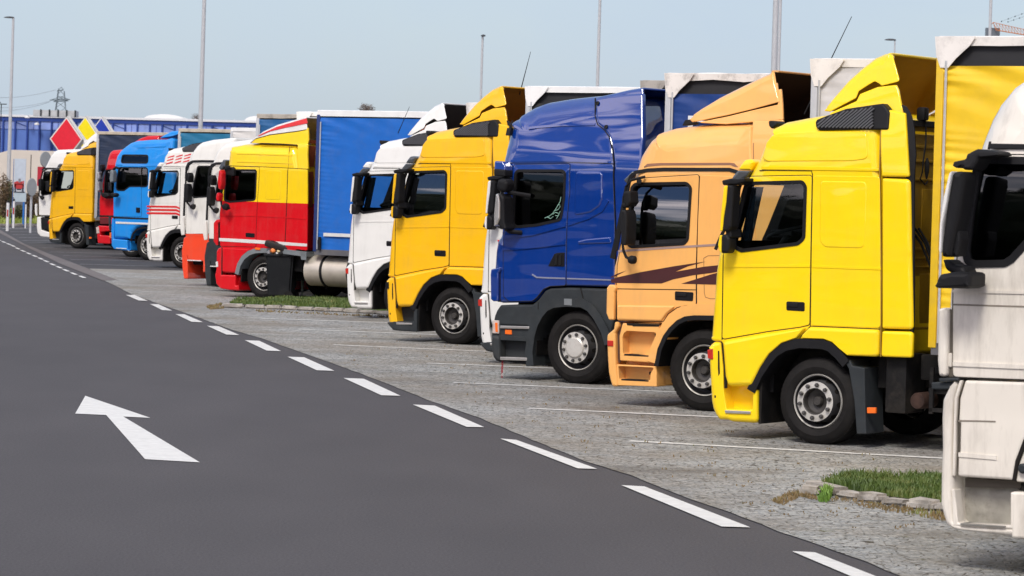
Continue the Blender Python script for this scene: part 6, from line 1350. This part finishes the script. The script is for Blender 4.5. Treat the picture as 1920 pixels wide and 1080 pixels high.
# ================================================================== diamond signs
for lab, (cx, cy, hw, hh, Y), c_ in (('large red diamond sign in a white frame, above the far cabs', (124.5, 261, 33, 43.5, 141), (.72, .012, .03)), ('yellow diamond sign in a cream frame, middle of the three', (160, 252, 25, 35, 146), (.88, .72, .0)), ('dark blue diamond sign in a white frame, rightmost of the three', (190, 253, 25, 35, 150), (.006, .035, .36))):
    c = at(cx, cy, Y); u = Y / 6000; root = empty('diamond_sign', (c.x, c.y, 0), R(-14), label=lab, cat='sign', group='diamond signs beyond the far trucks')
    def dia(nm, k, y0, y1, m_):
        bm = bmesh.new(); q = [(0, hh * u * k), (hw * u * k * 1.03, 0), (0, -hh * u * k), (-hw * u * k * 1.03, 0)]
        A = [bm.verts.new((x, y0, c.z + z)) for x, z in q]; B = [bm.verts.new((x, y1, c.z + z)) for x, z in q]; bm.faces.new(A); bm.faces.new(B)
        for i in range(4): bm.faces.new((A[i], A[i - 1], B[i - 1], B[i]))
        mk(nm, bm, m_, root, smooth=False)
    dia('frame', 1.0, 0, .35, mat('sign_frame', (.70, .68, .62), .5)); dia('frame_edge', .985, -.03, 0, mat('sign_edge_grey', (.30, .31, .34), .5)); dia('frame_lip', .955, -.05, -.03, MATS['sign_frame']); dia('panel', .87, -.07, -.05, mat('sign_' + lab.split()[1], c_, .35, coat=.3))
    bm = bmesh.new(); tube(bm, [(0, .17, 0), (0, .17, c.z - hh * u * .9)], .09, 10); mk('post', bm, STEEL, root)

# ================================================================== far left verge: billboard, bollards, mirrors, shrubs
Yv = 150
BBD = empty('billboard', (at(24, 420, Yv).x, Yv, 0), label='pale billboard with a small red car picture on blue posts', cat='billboard')
def rel(x, y, Y=Yv): v = at(x, y, Y); return v.x - BBD.location.x, v.z
def pbox(name, x0, y0, x1, y1, d0, d1, m_, toground=False):
    a, b = rel(x0, y1), rel(x1, y0); bm = bmesh.new(); box(bm, a[0], b[0], d0, d1, 0 if toground else a[1], b[1]); return mk(name, bm, m_, BBD, smooth=False)
BP = mat('post_blue', (.01, .13, .42), .4, coat=.3)
pbox('post', 22.5, 298, 25.7, 420, -.05, .08, BP, True); pbox('post', 41.5, 379, 46, 420, .0, .12, BP, True)
pbox('panel', 25.7, 298, 49, 361, .0, .06, mat('poster_pale_blue', (.48, .54, .60), .5)); pbox('lower_panel', 25.7, 361, 49, 378, .0, .06, mat('poster_grey_blue', (.40, .48, .52), .5))
bm = bmesh.new()
for x0, y0, x1, y1, mi in ((27, 345, 45, 354, 0), (30, 340, 42, 346, 0), (26.5, 341, 30, 351, 0), (42, 339, 45, 350, 0), (34.5, 335, 39, 342, 2), (27, 351, 30, 359, 1), (41, 351, 44.5, 359, 1), (31, 354, 40, 357, 1), (31.5, 357, 40, 359, 3), (26, 359.5, 46, 361, 1)):
    a, b = rel(x0, y1), rel(x1, y0); d_ = -.004 - .004 * mi; box(bm, a[0], b[0], d_, 0.0 - .001 * mi, a[1], b[1], mi=mi)
mk('car_picture', bm, [mat('poster_red', (.45, .03, .03), .5), mat('poster_dark', (.03, .035, .05), .5), mat('poster_grey', (.2, .2, .22), .5), mat('poster_white', (.6, .6, .6), .5)], BBD, smooth=False)
BM = [mat('bollard_white', (.66, .66, .65), .5), mat('reflector_red', (.4, .03, .03), .4), BLK]
for x0, y0, x1, y1, lab in ((11, 380, 18, 424, 'white bollard with a red reflector in front of the billboard post'), (23, 377, 28.5, 415, 'shorter white bollard with a red reflector just right of the blue billboard post'), (46.5, 383, 50, 412, 'slim pale bollard beside the right billboard post')):
    Y = 138 if x0 < 20 else 146; a, b = at(x0, y1, Y), at(x1, y0, Y); rt = empty('bollard', ((a.x + b.x) / 2, Y, 0), label=lab, cat='bollard', group='bollards on the verge')
    w_ = (b.x - a.x) / 2; bm = bmesh.new(); lathe(bm, [(w_, 0), (w_, b.z - .05), (w_ * .9, b.z)], 14, axis='z'); mk('body', bm, BM[0], rt)
    bm = bmesh.new(); lathe(bm, [(w_ * 1.02, 0), (w_ * .5, .10)], 14, axis='z', c=(0, 0, b.z)); mk('cap', bm, BLK, rt)
    if x0 < 40: bm = bmesh.new(); box(bm, -.03, .03, -w_ - .01, -w_ + .01, b.z - .6, b.z - .3); mk('reflector', bm, BM[1], rt)
for cx, cy, rx_, rz_, Y, lab, hasred in ((59, 351, 9.5, 17, 135, 'oval grey traffic mirror seen from behind left of the far white cab', False), (85, 299, 10.5, 15, 150, 'round grey sign back with a red board below, above the far white cab', True)):
    c = at(cx, cy, Y); u = Y / 6000; rt = empty('traffic_mirror', (c.x, c.y, 0), R(25), label=lab, cat='traffic mirror')
    bm = bmesh.new(); lathe(bm, [(rz_ * u * .96, -.10), (rz_ * u, -.06), (rz_ * u, 0), (rz_ * u * .5, .12), (.02, .16)], 28, axis='y', c=(0, 0, c.z))
    for v in bm.verts: v.co.x *= rx_ / rz_
    mk('disc', bm, mat('sign_back_grey', (.24, .26, .27), .5), rt)
    bm = bmesh.new(); tube(bm, [(.05, .15, 0), (.05, .15, c.z - .1)], .05, 10); mk('post', bm, STEEL, rt)
    if hasred: bm = bmesh.new(); box(bm, -.35, .1, 0, .05, c.z - 1.25, c.z - .35); mk('board', bm, mat('board_red', (.5, .02, .04), .5), rt, smooth=False)
c = at(58.5, 290, 220); bm = bmesh.new(); tube(bm, [(0, 0, 0), (0, 0, c.z)], .03, 8); o = mk('cable_mast', bm, DRK); o.location = (c.x, 220, 0); tag(o, 'thin dark mast against the pale beige hall', 'mast')
vg = G((-60, 400), (80, 398), (82, 424), (0, 424.5), (-60, 425)); sheet('verge', vg, .12, SOIL); grass(vg, 9000, .08, .2, .03, FARG, .12)
kerb([(-40, 425.8), (78, 425)], hgt=.14, wd=.2, seg=1.0)
line((-20, 428.5), (55, 428.5), .15, WW)
def leafcloud(bm, c, rx_, ry_, rz_, n, s0, s1, shell_=.55, mi=0, lump=.35):
    for _ in range(n):
        while True:
            v = Vector((random.uniform(-1, 1), random.uniform(-1, 1), random.uniform(-1, 1)))
            if shell_ < v.length < 1: break
        k = 1 + lump * noise.noise(v * 2.2 + c * .3)
        q = Vector((c.x + v.x * rx_ * k, c.y + v.y * ry_ * k, c.z + v.z * rz_ * k)); s_ = random.uniform(s0, s1)
        a = Vector((random.gauss(0, 1), random.gauss(0, 1), random.gauss(0, 1))).normalized(); b = a.cross(Vector((random.gauss(0, 1), random.gauss(0, 1), random.gauss(0, 1)))).normalized()
        f = bm.faces.new([bm.verts.new(q + a * s_), bm.verts.new(q + b * s_ * .5), bm.verts.new(q - a * s_), bm.verts.new(q - b * s_ * .5)]); f.material_index = mi
LF = [grassmat('leaf_brown', (.05, .035, .015), (.12, .07, .03), (.16, .12, .04)), grassmat('leaf_olive', (.04, .05, .015), (.09, .09, .03), (.16, .15, .05))]
def shrub(px, pyb, Y, hpx, wpx, mi, lab, n=1500):
    b = gnd(px, pyb); b = at(px, pyb, Y); u = Y / 6000; h_ = hpx * u; rt = empty('shrub', (b.x, Y, .1), label=lab, cat='shrub', group='autumn shrubs on the verge')
    bm = bmesh.new()
    for k in range(5): leafcloud(bm, Vector((random.uniform(-.3, .3) * wpx * u, random.uniform(-.4, .4), h_ * (.25 + .14 * k))), wpx * u * .42, .7, h_ * .25, n // 5, .03, .08, .2, 0)
    me = bpy.data.meshes.new('foliage'); bm.to_mesh(me); bm.free(); me.materials.append(LF[mi]); link('foliage', me, rt)
    for k in range(4):
        bm = bmesh.new(); a = random.uniform(-.4, .4); tube(bm, [(a * .3, 0, 0), (a, .1, h_ * .4), (a * 1.6, 0, h_ * .85)], [.05, .035, .012], 6); mk('stem', bm, mat('bark', (.07, .05, .035), .9, var=.3), rt)
shrub(3, 405, 158, 85, 22, 0, 'brown autumn shrub cut by the left edge'); shrub(14, 405, 165, 70, 16, 1, 'olive brown shrub behind the left bollard'); shrub(36, 405, 160, 30, 24, 1, 'low shrub under the billboard panel'); shrub(57, 405, 162, 55, 22, 0, 'brown shrub behind the oval traffic mirror'); shrub(72, 405, 168, 50, 18, 0, 'brown shrub close to the far white cab')
# far tree tops
def bare_tree(px, py, Y, hpx, lab):
    t_ = at(px, py, Y); u = Y / 6000; rt = empty('bare_tree', (t_.x, Y, 0), label=lab, cat='tree'); ht = t_.z; sp_ = hpx * u
    bm = bmesh.new(); tube(bm, [(0, 0, 0), (.1, 0, ht - sp_ * 1.2)], [.2, .10], 8); mk('trunk', bm, MATS['bark'], rt)
    bm = bmesh.new(); base_ = Vector((.1, 0, ht - sp_ * 1.3))
    for k in range(60):
        a = random.uniform(-1.25, 1.25); l_ = sp_ * random.uniform(.7, 1.25); m_ = base_ + Vector((math.sin(a) * l_ * .5, random.uniform(-.3, .3), math.cos(a) * l_ * .6)); e_ = m_ + Vector((math.sin(a + random.uniform(-.6, .6)) * l_ * .5, 0, abs(math.cos(a)) * l_ * .5))
        tube(bm, [base_, m_, e_], [.03, .02, .008], 4)
    leafcloud(bm, base_ + Vector((0, 0, sp_ * .6)), sp_ * .9, .8, sp_ * .55, 260, .03, .08, .1)
    mk('crown', bm, mat('twig_grey', (.16, .13, .11), .9), rt)
bare_tree(685, 192, 240, 16, 'top of a bare tree above the bright blue trailer'); bare_tree(368, 211, 600, 12, 'tiny grey tree top on the skyline left of the tall flagpole')

# ================================================================== crane at the upper right
CR = empty('tower_crane', (at(1866, 60, 420).x, 420, 0), label='orange lattice crane jib at the upper right corner', cat='crane'); u = 420 / 6000
CM = mat('crane_orange', (.50, .17, .05), .5); cx_, cz_ = 0, at(1866, 60, 420).z
bm = bmesh.new(); tube(bm, [(0, 0, 0), (0, 0, cz_)], .5, 8); mk('mast', bm, GRY, CR)
a, b = at(1848, 67, 420), at(1874, 53, 420); bm = bmesh.new(); box(bm, a.x - CR.location.x, b.x - CR.location.x, -.5, .5, a.z, b.z); mk('cabin', bm, mat('crane_grey', (.13, .15, .17), .5), CR, smooth=False)
def cpt(x, y): v = at(x, y, 419); return Vector((v.x - CR.location.x, -1, v.z))
bm = bmesh.new(); n = 16; tps = [cpt(1862 + 90 * i / n, 42 + 20.5 * i / n) for i in range(n + 1)]; bts = [cpt(1870 + 90 * i / n, 57 + 15 * i / n) for i in range(n + 1)]
tube(bm, tps, .045, 5); tube(bm, bts, .07, 5)
for i in range(n): tube(bm, [tps[i], bts[i]], .03, 4); tube(bm, [bts[i], tps[i + 1]], .03, 4)
tube(bm, [tps[0], cpt(1868, 58)], .05, 5); tube(bm, [tps[0], cpt(1856, 50)], .04, 5); mk('jib', bm, CM, CR)
for j, (a, b) in enumerate((((1878, 40), (1960, 10)), ((1890, 41), (1960, 18)))):
    bm = bmesh.new(); A, B = at(*a, 400), at(*b, 400); tube(bm, [A, B], .012, 4)
    for k in range(7):
        q = A.lerp(B, k / 6.5); r_ = bmesh.ops.create_icosphere(bm, subdivisions=1, radius=.09)
        for v in r_['verts']: v.co += q
    tag(mk('marker_cable', bm, GRY), ('upper' if j == 0 else 'lower') + ' cable with small dark marker balls above the crane jib', 'cable', 'marker cables near the crane')

# ================================================================== wood beyond the road, left of the picture (it is mirrored in the paint and glass)
bm = bmesh.new()
for k in range(26):
    y = -70 + k * 9 + random.uniform(-3, 3); x = -66 - abs(y - 20) * .12 + random.uniform(-4, 4); h_ = random.uniform(6, 10)
    leafcloud(bm, Vector((x, y, h_ * .5)), 6, 6, h_ * .55, 420, .5, 1.0, .4)
    r_ = bmesh.ops.create_icosphere(bm, subdivisions=3, radius=1)
    for v in r_['verts']: q = v.co.copy(); v.co = Vector((x + q.x * 5.6, y + q.y * 6.2, h_ * .45 + q.z * h_ * .5)) * 1.0 + q * (noise.noise(q * 2.5 + Vector((k, 0, 0))) * 1.3)
me = bpy.data.meshes.new('wood'); bm.to_mesh(me); bm.free(); me.materials.append(grassmat('wood_leaf', (.02, .03, .012), (.04, .05, .018), (.06, .06, .02))); o = link('wood', me); o['kind'] = 'stuff'
